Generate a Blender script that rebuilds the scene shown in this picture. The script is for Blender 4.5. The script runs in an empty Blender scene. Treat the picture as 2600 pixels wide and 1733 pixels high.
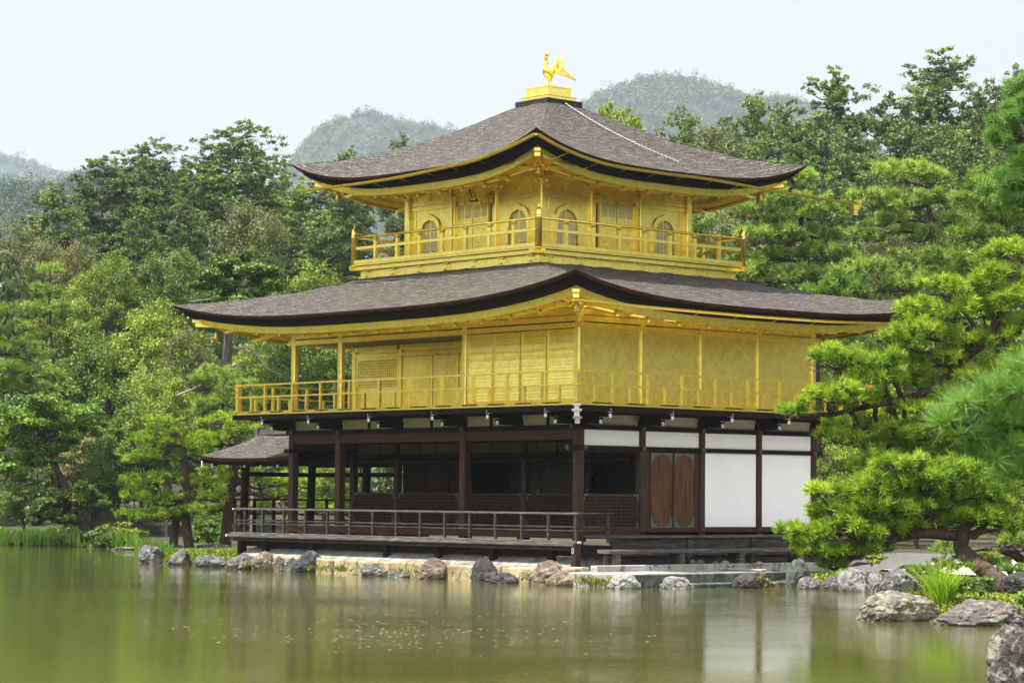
import bpy, bmesh, math, random
import numpy as np
from mathutils import Vector, Matrix, noise as mnoise
sc = bpy.context.scene
COL = sc.collection
R = math.radians
# ------------------------------------------------------------ camera
CAM = np.array((44.997, -42.4055, 1.972))
CR = np.array((0.66671015, 0.74526989, 0.00838868))      # camera right
CF = np.array((-0.74422881, 0.66508645, 0.06151008))     # camera forward
CU = np.cross(CR, CF)
FPX, PW, PH = 6468.5, 2600.0, 1733.0
cd = bpy.data.cameras.new("camera")
cam = bpy.data.objects.new("camera", cd); COL.objects.link(cam)
cam.matrix_world = Matrix(((CR[0], CU[0], -CF[0], CAM[0]), (CR[1], CU[1], -CF[1], CAM[1]),
                           (CR[2], CU[2], -CF[2], CAM[2]), (0, 0, 0, 1)))
cd.sensor_width = 36.0; cd.lens = 36.0 * FPX / PW
cd.clip_start = 0.5; cd.clip_end = 9000
cd.dof.use_dof = True; cd.dof.focus_distance = 63.0; cd.dof.aperture_fstop = 4.5
sc.camera = cam
# ------------------------------------------------------------ sky, sun, exposure
SUN_EL, SUN_AZ = R(67), R(203)
w = bpy.data.worlds.new("World"); sc.world = w; w.use_nodes = True
nt = w.node_tree; nt.nodes.clear()
def N(t, typ, **kw):
    n = t.nodes.new(typ)
    for k, v in kw.items():
        if k in n.inputs.keys(): n.inputs[k].default_value = v
        else: setattr(n, k, v)
    return n
out = N(nt, 'ShaderNodeOutputWorld'); bg = N(nt, 'ShaderNodeBackground', Strength=0.1)
sky = N(nt, 'ShaderNodeTexSky', sky_type='NISHITA', sun_disc=False, sun_elevation=SUN_EL, sun_rotation=SUN_AZ,
        air_density=1.0, dust_density=2.0)

tc = N(nt, 'ShaderNodeTexCoord'); mp = N(nt, 'ShaderNodeMapping'); mp.inputs['Scale'].default_value = (1, 1, 3.2)
ns = N(nt, 'ShaderNodeTexNoise', Scale=2.6, Detail=7.0, Roughness=0.55)
rp = N(nt, 'ShaderNodeValToRGB'); rp.color_ramp.elements[0].position = 0.38; rp.color_ramp.elements[1].position = 0.58
rp.color_ramp.elements[0].color = (0.84,) * 3 + (1,); rp.color_ramp.elements[1].color = (1.0,) * 3 + (1,)
mx = N(nt, 'ShaderNodeMix', data_type='RGBA')
L = nt.links.new
# cloud veil brightened towards the south-east, behind the camera, to light the shaded panels
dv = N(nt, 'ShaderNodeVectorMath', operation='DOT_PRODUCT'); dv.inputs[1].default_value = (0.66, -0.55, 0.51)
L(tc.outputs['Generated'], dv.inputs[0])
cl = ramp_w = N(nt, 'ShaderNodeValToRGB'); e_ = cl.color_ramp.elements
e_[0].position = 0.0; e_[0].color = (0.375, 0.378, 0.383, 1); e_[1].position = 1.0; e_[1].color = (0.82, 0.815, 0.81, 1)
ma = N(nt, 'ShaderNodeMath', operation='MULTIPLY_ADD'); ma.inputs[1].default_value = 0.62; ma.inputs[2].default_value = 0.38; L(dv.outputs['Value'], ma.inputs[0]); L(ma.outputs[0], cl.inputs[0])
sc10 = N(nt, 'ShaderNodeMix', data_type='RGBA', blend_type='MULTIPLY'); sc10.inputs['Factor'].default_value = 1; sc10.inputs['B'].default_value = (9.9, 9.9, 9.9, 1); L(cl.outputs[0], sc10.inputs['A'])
L(tc.outputs['Generated'], mp.inputs['Vector']); L(mp.outputs[0], ns.inputs['Vector']); L(ns.outputs['Fac'], rp.inputs[0])
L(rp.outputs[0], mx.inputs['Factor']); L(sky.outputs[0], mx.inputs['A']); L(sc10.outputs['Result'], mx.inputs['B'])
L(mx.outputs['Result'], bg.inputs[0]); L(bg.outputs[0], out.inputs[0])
sd = bpy.data.lights.new("sun", 'SUN'); sd.energy = 5.0; sd.angle = R(1.2); sd.color = (1.0, 0.95, 0.87)
sun = bpy.data.objects.new("sun", sd); COL.objects.link(sun)
sdir = Vector((math.sin(SUN_AZ) * math.cos(SUN_EL), math.cos(SUN_AZ) * math.cos(SUN_EL), math.sin(SUN_EL)))
sun.rotation_euler = (-sdir).to_track_quat('-Z', 'Y').to_euler(); sun.location = (0, 0, 60)
sc.view_settings.view_transform = 'Standard'; sc.view_settings.look = 'None'; sc.view_settings.gamma = 1
sc.view_settings.use_curve_mapping = False
sc.view_settings.exposure = 1.28
cy = sc.cycles
cy.max_bounces = 7; cy.diffuse_bounces = 3; cy.glossy_bounces = 4; cy.transmission_bounces = 3; cy.volume_bounces = 0
cy.transparent_max_bounces = 8; cy.use_denoising = True; cy.caustics_reflective = False; cy.caustics_refractive = False
cy.sample_clamp_indirect = 8

# ------------------------------------------------------------ helpers
rnd = random.Random(7)
def at(u, v, D):                     # the point at depth D metres on the line of sight through (u, v) of the photo
    return CAM + (CF + CR * ((u - PW / 2) / FPX) - CU * ((v - PH / 2) / FPX)) * D
def base_at(u, D, z=0.0):
    lo, hi = -6000.0, 6000.0
    for _ in range(50):
        m = (lo + hi) / 2
        if at(u, m, D)[2] > z: lo = m
        else: hi = m
    return at(u, (lo + hi) / 2, D)
def link(o, parent=None, **props):
    COL.objects.link(o)
    if parent is not None:
        o.parent = parent
        o.matrix_parent_inverse = parent.matrix_basis.inverted()
    for k, v in props.items(): o[k] = v
    return o
def thing(name, label, cat, loc=(0, 0, 0), group=None, rz=0.0):
    o = bpy.data.objects.new(name, None); o.location = [float(c) for c in loc]; o.rotation_euler = (0, 0, rz)
    o.empty_display_size = 0.3
    link(o, None, label=label, category=cat)
    if group: o['group'] = group
    return o
def tag(o, label=None, cat=None, group=None, kind=None):
    for k, v in (('label', label), ('category', cat), ('group', group), ('kind', kind)):
        if v: o[k] = v
    return o
class MB:
    """collects boxes, bars, tubes and sheets; build() links them as ONE mesh object"""
    def __init__(s): s.v = []; s.f = []; s.uv = {}; s.sm = []
    def add(s, vs, fs, smooth=False, uvs=None):
        b = len(s.v); s.v += [tuple(float(c) for c in p) for p in vs]
        for i, f in enumerate(fs):
            if uvs: s.uv[len(s.f)] = uvs[i]
            s.f.append([b + k for k in f]); s.sm.append(smooth)
        return s
    def box(s, x0, x1, y0, y1, z0, z1):
        x0, x1 = sorted((x0, x1)); y0, y1 = sorted((y0, y1)); z0, z1 = sorted((z0, z1))
        return s.add([(x0, y0, z0), (x1, y0, z0), (x1, y1, z0), (x0, y1, z0), (x0, y0, z1), (x1, y0, z1), (x1, y1, z1), (x0, y1, z1)],
                     [(0, 3, 2, 1), (4, 5, 6, 7), (0, 1, 5, 4), (1, 2, 6, 5), (2, 3, 7, 6), (3, 0, 4, 7)])
    def bar(s, p, q, wd, ht, up=(0, 0, 1)):
        p = np.array(p, float); q = np.array(q, float); d = q - p; d /= np.linalg.norm(d) + 1e-12
        a = np.cross(d, np.array(up, float))
        if np.linalg.norm(a) < 1e-6: a = np.cross(d, np.array((0, 1.0, 0)))
        a /= np.linalg.norm(a); b = np.cross(a, d)
        vs = [e + a * sx * wd / 2 + b * sz * ht / 2 for e in (p, q) for sx, sz in ((-1, -1), (1, -1), (1, 1), (-1, 1))]
        return s.add(vs, [(3, 2, 1, 0), (4, 5, 6, 7), (0, 1, 5, 4), (1, 2, 6, 5), (2, 3, 7, 6), (3, 0, 4, 7)])
    def tube(s, pts, rads, n=8, smooth=True, caps=True):
        pts = [np.array(p, float) for p in pts]
        if not hasattr(rads, '__len__'): rads = [rads] * len(pts)
        vs = []; up = np.array((0.13, 0.21, 0.97)); m = len(pts); prev = None
        for i, p in enumerate(pts):
            d = pts[min(i + 1, m - 1)] - pts[max(i - 1, 0)]; d = d / (np.linalg.norm(d) + 1e-12)
            a = np.cross(d, up) if prev is None else prev - d * np.dot(prev, d)
            if np.linalg.norm(a) < 1e-4: a = np.cross(d, np.array((1.0, 0, 0)))
            a /= np.linalg.norm(a); prev = a; b = np.cross(d, a)
            for k in range(n):
                t = 2 * math.pi * k / n
                vs.append(p + (a * math.cos(t) + b * math.sin(t)) * rads[i])
        fs = [(i * n + k, i * n + (k + 1) % n, (i + 1) * n + (k + 1) % n, (i + 1) * n + k) for i in range(m - 1) for k in range(n)]
        if caps: fs += [tuple(range(n))[::-1], tuple((m - 1) * n + k for k in range(n))]
        return s.add(vs, fs, smooth)
    def lathe(s, c, prof, n=12, smooth=True):
        vs = [(c[0] + r * math.cos(2 * math.pi * k / n), c[1] + r * math.sin(2 * math.pi * k / n), c[2] + z) for r, z in prof for k in range(n)]
        m = len(prof)
        fs = [(i * n + k, i * n + (k + 1) % n, (i + 1) * n + (k + 1) % n, (i + 1) * n + k) for i in range(m - 1) for k in range(n)]
        fs += [tuple(range(n))[::-1], tuple((m - 1) * n + k for k in range(n))]
        return s.add(vs, fs, smooth)
    def build(s, name, m, parent=None, bevel=0.0, shift=None, **props):
        me = bpy.data.meshes.new(name)
        me.from_pydata(s.v, [], s.f)
        me.polygons.foreach_set('use_smooth', s.sm)
        if s.uv:
            ul = me.uv_layers.new(name='UVMap')
            for fi, uvs in s.uv.items():
                for li, c in zip(me.polygons[fi].loop_indices, uvs): ul.data[li].uv = c
        me.update()
        if m is not None: me.materials.append(m)
        o = bpy.data.objects.new(name, me); link(o, parent, **props)
        if bevel:
            bv = o.modifiers.new('bevel', 'BEVEL'); bv.width = bevel; bv.segments = 1; bv.limit_method = 'ANGLE'
        return o
def npmesh(name, verts, nper, mat, parent=None, tint=None, smooth=False):
    """fast mesh of separate faces with nper corners each; tint = one number per corner"""
    verts = np.asarray(verts, np.float32).reshape(-1, 3); n = len(verts); nf = n // nper
    me = bpy.data.meshes.new(name)
    me.vertices.add(n); me.vertices.foreach_set('co', verts.ravel())
    me.loops.add(n); me.loops.foreach_set('vertex_index', np.arange(n, dtype=np.int32))
    me.polygons.add(nf); me.polygons.foreach_set('loop_start', np.arange(nf, dtype=np.int32) * nper)
    me.polygons.foreach_set('loop_total', np.full(nf, nper, np.int32))
    if tint is not None:
        a = me.attributes.new('tint', 'FLOAT', 'POINT'); a.data.foreach_set('value', np.asarray(tint, np.float32))
    me.update(); me.validate()
    me.materials.append(mat)
    return me
def dup_mesh(name, me, parent=None): return link(bpy.data.objects.new(name, me), parent)

# ------------------------------------------------------------ materials
def newmat(name):
    m = bpy.data.materials.new(name); m.use_nodes = True; t = m.node_tree; t.nodes.clear()
    o = N(t, 'ShaderNodeOutputMaterial'); b = N(t, 'ShaderNodeBsdfPrincipled')
    t.links.new(b.outputs[0], o.inputs[0])
    return m, t, b, o
def ramp(t, cols, fac=None):
    r = N(t, 'ShaderNodeValToRGB'); e = r.color_ramp.elements
    while len(e) < len(cols): e.new(0.5)
    for el, (p, c) in zip(e, cols): el.position = p; el.color = tuple(c) + (1,)
    if fac is not None: t.links.new(fac, r.inputs[0])
    return r
def coords(t, scale=(1, 1, 1), src='Object'):
    c = N(t, 'ShaderNodeTexCoord'); m = N(t, 'ShaderNodeMapping'); m.inputs['Scale'].default_value = scale
    t.links.new(c.outputs[src], m.inputs['Vector']); return m.outputs[0]
def noisefac(t, vec, scale, detail=5.0, rough=0.6):
    n = N(t, 'ShaderNodeTexNoise', Scale=scale, Detail=detail, Roughness=rough); t.links.new(vec, n.inputs['Vector']); return n.outputs['Fac']
def bump(t, b, fac, strength, dist=0.02):
    bp = N(t, 'ShaderNodeBump', Strength=strength, Distance=dist); t.links.new(fac, bp.inputs['Height']); t.links.new(bp.outputs[0], b.inputs['Normal'])
def simple(name, cols, scale=6, stretch=(1, 1, 1), rough=0.7, bmp=0.2, metal=0.0, dist=0.01, detail=6.0, src='Object'):
    m, t, b, o = newmat(name)
    v = coords(t, stretch, src); f = noisefac(t, v, scale, detail)
    r = ramp(t, cols, f); t.links.new(r.outputs[0], b.inputs['Base Color'])
    b.inputs['Roughness'].default_value = rough; b.inputs['Metallic'].default_value = metal
    if 'eave' in name or 'edge' in name: b.inputs['Specular IOR Level'].default_value = 0.03
    if 'wood' in name: b.inputs['Specular IOR Level'].default_value = 0.06 if 'dark' in name else 0.2
    if bmp: bump(t, b, f, bmp, dist)
    return m
def goldmat(name, base, metal=0.9, rough=0.42):
    m, t, b, o = newmat(name)
    v = coords(t); f1 = noisefac(t, v, 3.0, 4.0); f2 = noisefac(t, v, 26.0, 3.0)
    # gold leaf laid in squares of about 11 cm
    bk = N(t, 'ShaderNodeTexVoronoi', Scale=9.0, distance='CHEBYCHEV'); bk.inputs['Randomness'].default_value = 0.25
    t.links.new(v, bk.inputs['Vector'])
    sp = N(t, 'ShaderNodeSeparateColor'); t.links.new(bk.outputs['Color'], sp.inputs[0])
    ad = N(t, 'ShaderNodeMath', operation='MULTIPLY_ADD'); ad.inputs[1].default_value = 0.5; t.links.new(sp.outputs[0], ad.inputs[0]); t.links.new(f1, ad.inputs[2])
    a2 = N(t, 'ShaderNodeMath', operation='MULTIPLY_ADD'); a2.inputs[1].default_value = 0.6; t.links.new(f2, a2.inputs[0]); t.links.new(ad.outputs[0], a2.inputs[2])
    a3 = N(t, 'ShaderNodeMath', operation='MULTIPLY'); a3.inputs[1].default_value = 0.5; t.links.new(a2.outputs[0], a3.inputs[0])
    lo = [c * 0.80 for c in base]; hi = [min(1, c * 1.06) for c in base]
    r = ramp(t, [(0.3, lo), (0.75, hi)], a3.outputs[0])
    b.inputs['Specular Tint'].default_value = (1.0, 0.74, 0.16, 1)
    t.links.new(r.outputs[0], b.inputs['Base Color'])
    b.inputs['Metallic'].default_value = metal
    rr = N(t, 'ShaderNodeMath', operation='MULTIPLY_ADD'); rr.inputs[1].default_value = 0.18; rr.inputs[2].default_value = rough - 0.09
    t.links.new(f2, rr.inputs[0]); t.links.new(rr.outputs[0], b.inputs['Roughness'])
    # every leaf lies a little differently, and the boards under it are not quite flat
    h1 = N(t, 'ShaderNodeMath', operation='MULTIPLY_ADD'); h1.inputs[1].default_value = 0.35; t.links.new(sp.outputs[1], h1.inputs[0]); t.links.new(f1, h1.inputs[2])
    h2 = N(t, 'ShaderNodeMath', operation='MULTIPLY_ADD'); h2.inputs[1].default_value = 0.2; t.links.new(f2, h2.inputs[0]); t.links.new(h1.outputs[0], h2.inputs[2])
    bump(t, b, h2.outputs[0], 0.14, 0.03)
    return m
GOLD = goldmat('gold_leaf', (1.0, 0.785, 0.19), 0.97, 0.34)
GOLD_BRIGHT = goldmat('gold_fitting', (1.0, 0.76, 0.16), 0.95, 0.3)
BELL = simple('bronze_gilt', [(0.35, (0.45, 0.28, 0.05)), (0.7, (0.8, 0.55, 0.14))], 14, rough=0.35, metal=0.9, bmp=0.1)
DWOOD = simple('dark_wood', [(0.3, (0.008, 0.005, 0.004)), (0.55, (0.018, 0.010, 0.008)), (0.8, (0.04, 0.02, 0.014))], 5, (1, 1, 1), 0.6, 0.2)
BWOOD = simple('brown_wood', [(0.3, (0.022, 0.011, 0.006)), (0.6, (0.055, 0.028, 0.014)), (0.85, (0.11, 0.062, 0.034))], 9, (3, 3, 0.35), 0.6, 0.3)
BEAMWOOD = simple('beam_wood', [(0.3, (0.03, 0.011, 0.007)), (0.75, (0.07, 0.028, 0.018))], 7, (0.4, 0.4, 4), 0.6, 0.2)
GWOOD = simple('weathered_wood', [(0.3, (0.016, 0.013, 0.012)), (0.55, (0.05, 0.042, 0.039)), (0.8, (0.14, 0.125, 0.118))], 5, (0.5, 0.5, 5), 0.75, 0.35)
DOORWOOD = simple('door_wood', [(0.3, (0.03, 0.012, 0.006)), (0.5, (0.09, 0.038, 0.015)), (0.75, (0.165, 0.078, 0.03))], 3.2, (6, 6, 0.55), 0.55, 0.25)
PLASTER = simple('white_plaster', [(0.3, (0.84, 0.84, 0.86)), (0.8, (0.9, 0.9, 0.92))], 1.5, rough=0.8, bmp=0.03)
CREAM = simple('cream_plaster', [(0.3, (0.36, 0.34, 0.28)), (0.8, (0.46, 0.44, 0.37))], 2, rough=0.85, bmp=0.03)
WPAINT = simple('white_paint', [(0.3, (0.55, 0.55, 0.55)), (0.8, (0.7, 0.7, 0.7))], 6, rough=0.6, bmp=0)
VERD = simple('verdigris', [(0.3, (0.03, 0.055, 0.055)), (0.7, (0.09, 0.145, 0.14))], 18, rough=0.6, bmp=0.2)
PAPER = simple('window_paper', [(0.3, (0.72, 0.69, 0.82)), (0.8, (0.82, 0.79, 0.9))], 3, rough=0.8, bmp=0)
BLACKLAY = simple('eave_underlayer', [(0.3, (0.008, 0.006, 0.006)), (0.8, (0.02, 0.013, 0.012))], 3, (1, 1, 30), 0.7, 0.2)
BROWNLAY = simple('bark_edge', [(0.3, (0.015, 0.008, 0.006)), (0.55, (0.055, 0.024, 0.014)), (0.8, (0.15, 0.085, 0.055))], 2.5, (1, 1, 14), 0.8, 0.4)
FOUND = simple('stained_plaster', [(0.3, (0.07, 0.07, 0.06)), (0.5, (0.2, 0.2, 0.18)), (0.72, (0.34, 0.335, 0.31))], 2.2, (1.6, 1.6, 0.8), 0.9, 0.3)
BLACKP = simple('black_lacquer', [(0.3, (0.01, 0.01, 0.01)), (0.8, (0.03, 0.03, 0.03))], 6, rough=0.4, bmp=0)
DGREEN = simple('dark_green_paint', [(0.3, (0.012, 0.03, 0.02)), (0.8, (0.03, 0.06, 0.04))], 6, rough=0.5, bmp=0)
CHAINM = simple('galvanised_steel', [(0.3, (0.42, 0.41, 0.45)), (0.8, (0.6, 0.59, 0.63))], 9, rough=0.4, metal=0.5, bmp=0)
CEILM = simple('painted_ceiling', [(0.35, (0.55, 0.48, 0.34)), (0.62, (0.62, 0.56, 0.44)), (0.66, (0.35, 0.26, 0.12))], 1.1, (1, 2.5, 1), 0.7, 0)
def shinglemat():
    m, t, b, o = newmat('bark_shingle')
    uv = coords(t, (1, 1, 1), 'UV')
    m1 = N(t, 'ShaderNodeMapping'); m1.inputs['Scale'].default_value = (0.8, 4.5, 1); t.links.new(uv, m1.inputs[0])
    m2 = N(t, 'ShaderNodeMapping'); m2.inputs['Scale'].default_value = (2.4, 11.0, 1); t.links.new(uv, m2.inputs[0])
    f1 = noisefac(t, m1.outputs[0], 2.2, 6.0, 0.65); f2 = noisefac(t, m2.outputs[0], 2.2, 4.0, 0.7)
    f3 = noisefac(t, uv, 0.7, 4.0, 0.6)
    wv = N(t, 'ShaderNodeTexWave', Scale=2.6, Distortion=5.0, Detail=3.0, bands_direction='Y'); wv.inputs['Detail Scale'].default_value = 2.5
    t.links.new(uv, wv.inputs['Vector'])
    s1 = N(t, 'ShaderNodeMath', operation='MULTIPLY_ADD'); s1.inputs[1].default_value = 0.7; t.links.new(f2, s1.inputs[0]); t.links.new(f1, s1.inputs[2])
    s2 = N(t, 'ShaderNodeMath', operation='MULTIPLY_ADD'); s2.inputs[1].default_value = 0.22; t.links.new(wv.outputs['Fac'], s2.inputs[0]); t.links.new(s1.outputs[0], s2.inputs[2])
    sn = N(t, 'ShaderNodeMath', operation='MULTIPLY'); sn.inputs[1].default_value = .52; t.links.new(s2.outputs[0], sn.inputs[0])
    r = ramp(t, [(0.37, (0.004, 0.0035, 0.003)), (0.475, (0.026, 0.019, 0.014)), (0.535, (0.056, 0.045, 0.036)), (0.62, (0.17, 0.15, 0.13))], sn.outputs[0])
    r2 = ramp(t, [(0.35, (0.7, 0.67, 0.63)), (0.55, (1.0, 0.98, 0.95)), (0.75, (0.8, 0.6, 0.5))], f3)
    mu = N(t, 'ShaderNodeMix', data_type='RGBA', blend_type='MULTIPLY'); mu.inputs['Factor'].default_value = 0.75
    t.links.new(r.outputs[0], mu.inputs['A']); t.links.new(r2.outputs[0], mu.inputs['B']); t.links.new(mu.outputs['Result'], b.inputs['Base Color'])
    b.inputs['Roughness'].default_value = 0.85
    bump(t, b, s2.outputs[0], 0.9, 0.045)
    return m
SHINGLE = shinglemat()
def foliage(name, dark, mid, light, trans=0.2, rough=0.55):
    m, t, b, o = newmat(name)
    at_ = N(t, 'ShaderNodeAttribute', attribute_name='tint'); oi = N(t, 'ShaderNodeObjectInfo')
    s = N(t, 'ShaderNodeMath', operation='MULTIPLY_ADD'); s.inputs[1].default_value = 0.22; t.links.new(oi.outputs['Random'], s.inputs[0]); t.links.new(at_.outputs['Fac'], s.inputs[2])
    r = ramp(t, [(0.05, dark), (0.55, mid), (1.1, light)], s.outputs[0]); r.color_ramp.elements[2].position = 1.0
    t.links.new(r.outputs[0], b.inputs['Base Color']); b.inputs['Roughness'].default_value = rough
    b.inputs['Specular IOR Level'].default_value = 0.35
    tr = N(t, 'ShaderNodeBsdfTranslucent'); mixs = N(t, 'ShaderNodeMixShader'); mixs.inputs[0].default_value = trans
    g = N(t, 'ShaderNodeMix', data_type='RGBA', blend_type='MULTIPLY'); g.inputs['Factor'].default_value = 1.0; g.inputs['B'].default_value = (1.25, 1.3, 0.6, 1)
    t.links.new(r.outputs[0], g.inputs['A']); t.links.new(g.outputs['Result'], tr.inputs['Color'])
    t.links.new(b.outputs[0], mixs.inputs[1]); t.links.new(tr.outputs[0], mixs.inputs[2]); t.links.new(mixs.outputs[0], o.inputs[0])
    return m
F_HINOKI = foliage('cypress_leaves', (0.024, 0.046, 0.010), (0.105, 0.17, 0.030), (0.25, 0.315, 0.068))
F_OLIVE = foliage('olive_leaves', (0.05, 0.065, 0.018), (0.13, 0.15, 0.045), (0.24, 0.22, 0.08))
F_YELLOW = foliage('yellow_green_leaves', (0.055, 0.10, 0.010), (0.17, 0.24, 0.022), (0.33, 0.37, 0.05))
F_GREEN = foliage('green_leaves', (0.024, 0.052, 0.009), (0.10, 0.17, 0.022), (0.24, 0.315, 0.05))
F_MAPLE = foliage('maple_leaves', (0.05, 0.11, 0.012), (0.15, 0.27, 0.022), (0.28, 0.42, 0.05))
F_PALE = foliage('pale_maple_leaves', (0.12, 0.13, 0.03), (0.26, 0.25, 0.08), (0.42, 0.34, 0.15))
F_PINE = foliage('pine_needles', (0.04, 0.09, 0.006), (0.175, 0.30, 0.014), (0.42, 0.52, 0.045), 0.2)
F_PINEB = foliage('dark_pine_needles', (0.038, 0.085, 0.013), (0.155, 0.265, 0.036), (0.36, 0.46, 0.08), 0.18)
F_NEAR = foliage('near_pine_needles', (0.05, 0.12, 0.02), (0.11, 0.24, 0.04), (0.22, 0.38, 0.08), 0.2)
F_REED = foliage('reed_blades', (0.06, 0.13, 0.015), (0.14, 0.28, 0.03), (0.27, 0.40, 0.06), 0.35)
F_TUFT = foliage('bright_grass_blades', (0.14, 0.25, 0.01), (0.27, 0.42, 0.02), (0.42, 0.55, 0.05), 0.4)
F_WOOD = foliage('woodland_leaves', (0.025, 0.05, 0.015), (0.075, 0.12, 0.03), (0.16, 0.19, 0.055))
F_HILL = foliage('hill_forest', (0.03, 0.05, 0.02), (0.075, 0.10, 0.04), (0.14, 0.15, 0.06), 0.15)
LWOOD = simple('lit_silvered_wood', [(0.3, (0.04, 0.034, 0.031)), (0.55, (0.10, 0.088, 0.082)), (0.8, (0.24, 0.215, 0.205))], 5, (0.5, 0.5, 5), 0.75, 0.35)  # weathered wood with sky light painted into its colour; the ridge cap is silvery
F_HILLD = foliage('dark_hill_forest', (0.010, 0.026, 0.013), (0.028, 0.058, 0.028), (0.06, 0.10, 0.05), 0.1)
SHADEWALL = simple('shaded_plaster', [(0.3, (0.07, 0.058, 0.04)), (0.8, (0.115, 0.095, 0.068))], 2, rough=0.9, bmp=0)  # off-white plaster with the shade of the rooms painted into its colour
SHADEBRONZE = simple('shaded_bronze', [(0.35, (0.05, 0.035, 0.015)), (0.7, (0.10, 0.075, 0.03))], 14, rough=0.5, metal=0.5, bmp=0.1)  # gilt bronze painted darker for the dimness of the rooms
F_RED = foliage('withered_leaves', (0.12, 0.05, 0.03), (0.2, 0.085, 0.045), (0.28, 0.14, 0.07))
BARK = simple('grey_bark', [(0.3, (0.05, 0.04, 0.037)), (0.6, (0.13, 0.11, 0.10)), (0.85, (0.24, 0.21, 0.20))], 6, (3, 3, 0.5), 0.9, 0.6, dist=0.05)
PBARK = simple('pine_bark', [(0.3, (0.02, 0.012, 0.009)), (0.55, (0.07, 0.04, 0.03)), (0.8, (0.17, 0.10, 0.075))], 5, (2, 2, 0.9), 0.9, 0.8, dist=0.06)
DEADW = simple('bare_dead_wood', [(0.3, (0.16, 0.14, 0.13)), (0.8, (0.42, 0.39, 0.37))], 6, rough=0.9, bmp=0.4)
def rockmat(name, dark, mid, light, lichen=None, lf=0.6, scale=2.4):
    m, t, b, o = newmat(name)
    v = coords(t); f = noisefac(t, v, scale, 9.0, 0.7); r = ramp(t, [(0.3, dark), (0.5, mid), (0.68, light)], f)
    last = r.outputs[0]
    if lichen:
        f2 = noisefac(t, v, scale * 2.3, 7.0, 0.72); rr = ramp(t, [(lf - 0.05, (0, 0, 0)), (lf + 0.05, (1, 1, 1))], f2)
        mxx = N(t, 'ShaderNodeMix', data_type='RGBA'); mxx.inputs['B'].default_value = tuple(lichen) + (1,)
        t.links.new(rr.outputs[0], mxx.inputs['Factor']); t.links.new(last, mxx.inputs['A']); last = mxx.outputs['Result']
    t.links.new(last, b.inputs['Base Color']); b.inputs['Roughness'].default_value = 0.9
    f3 = noisefac(t, v, scale * 3, 8.0, 0.75); bump(t, b, f3, 1.0, 0.12)
    f4 = noisefac(t, v, scale * .9, 6.0, 0.6); ab = N(t, 'ShaderNodeMath', operation='SUBTRACT'); ab.inputs[1].default_value = .5; t.links.new(f4, ab.inputs[0])
    a2 = N(t, 'ShaderNodeMath', operation='ABSOLUTE'); t.links.new(ab.outputs[0], a2.inputs[0]); cr_ = ramp(t, [(0.0, (.22, .2, .2)), (.022, (1, 1, 1))], a2.outputs[0])
    mm_ = N(t, 'ShaderNodeMix', data_type='RGBA', blend_type='MULTIPLY'); mm_.inputs['Factor'].default_value = 1; t.links.new(last, mm_.inputs['A']); t.links.new(cr_.outputs[0], mm_.inputs['B']); t.links.new(mm_.outputs['Result'], b.inputs['Base Color'])
    return m
RK_GREY = rockmat('grey_rock', (0.05, 0.05, 0.055), (0.16, 0.155, 0.155), (0.33, 0.32, 0.31), (0.45, 0.43, 0.38), 0.6)
RK_DARK = rockmat('dark_rock', (0.02, 0.02, 0.024), (0.07, 0.066, 0.07), (0.17, 0.16, 0.16), (0.24, 0.22, 0.2), 0.68)
RK_TAN = rockmat('tan_rock', (0.09, 0.07, 0.05), (0.23, 0.185, 0.13), (0.42, 0.35, 0.26), (0.5, 0.46, 0.38), 0.62)
RK_WHITE = rockmat('pale_rock', (0.14, 0.13, 0.13), (0.38, 0.37, 0.36), (0.6, 0.59, 0.58), (0.1, 0.09, 0.085), 0.6)
RK_LICH = rockmat('lichened_rock', (0.06, 0.05, 0.045), (0.19, 0.15, 0.14), (0.3, 0.26, 0.23), (0.34, 0.35, 0.24), 0.5)
RK_PURP = rockmat('purplish_rock', (0.06, 0.05, 0.046), (0.17, 0.14, 0.13), (0.28, 0.235, 0.215), (0.3, 0.31, 0.23), 0.58)
RK_SPECK = rockmat('speckled_rock', (0.03, 0.024, 0.022), (0.1, 0.08, 0.075), (0.2, 0.17, 0.15), (0.42, 0.42, 0.34), 0.55, 3.5)
RK_BROWN = rockmat('brown_rock', (0.075, 0.055, 0.042), (0.18, 0.135, 0.1), (0.32, 0.25, 0.19), (0.4, 0.36, 0.3), 0.62)
RK_GREENISH = rockmat('green_grey_rock', (0.04, 0.05, 0.045), (0.13, 0.145, 0.125), (0.27, 0.28, 0.25), (0.36, 0.36, 0.32), 0.62)
TANSTONE = rockmat('cut_tan_stone', (0.24, 0.17, 0.09), (0.42, 0.32, 0.19), (0.56, 0.46, 0.32), (0.5, 0.46, 0.38), 0.64, 1.6)
GRANITE = rockmat('granite', (0.22, 0.21, 0.19), (0.4, 0.385, 0.35), (0.54, 0.52, 0.48), (0.16, 0.15, 0.13), 0.7, 1.4)
MOSSY = rockmat('stained_granite', (0.025, 0.035, 0.03), (0.09, 0.105, 0.09), (0.26, 0.26, 0.23), (0.4, 0.4, 0.36), 0.66, 2.0)
SAND = simple('pale_sand', [(0.3, (0.42, 0.39, 0.34)), (0.8, (0.56, 0.53, 0.48))], 6, rough=0.95, bmp=0.1)
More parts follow.
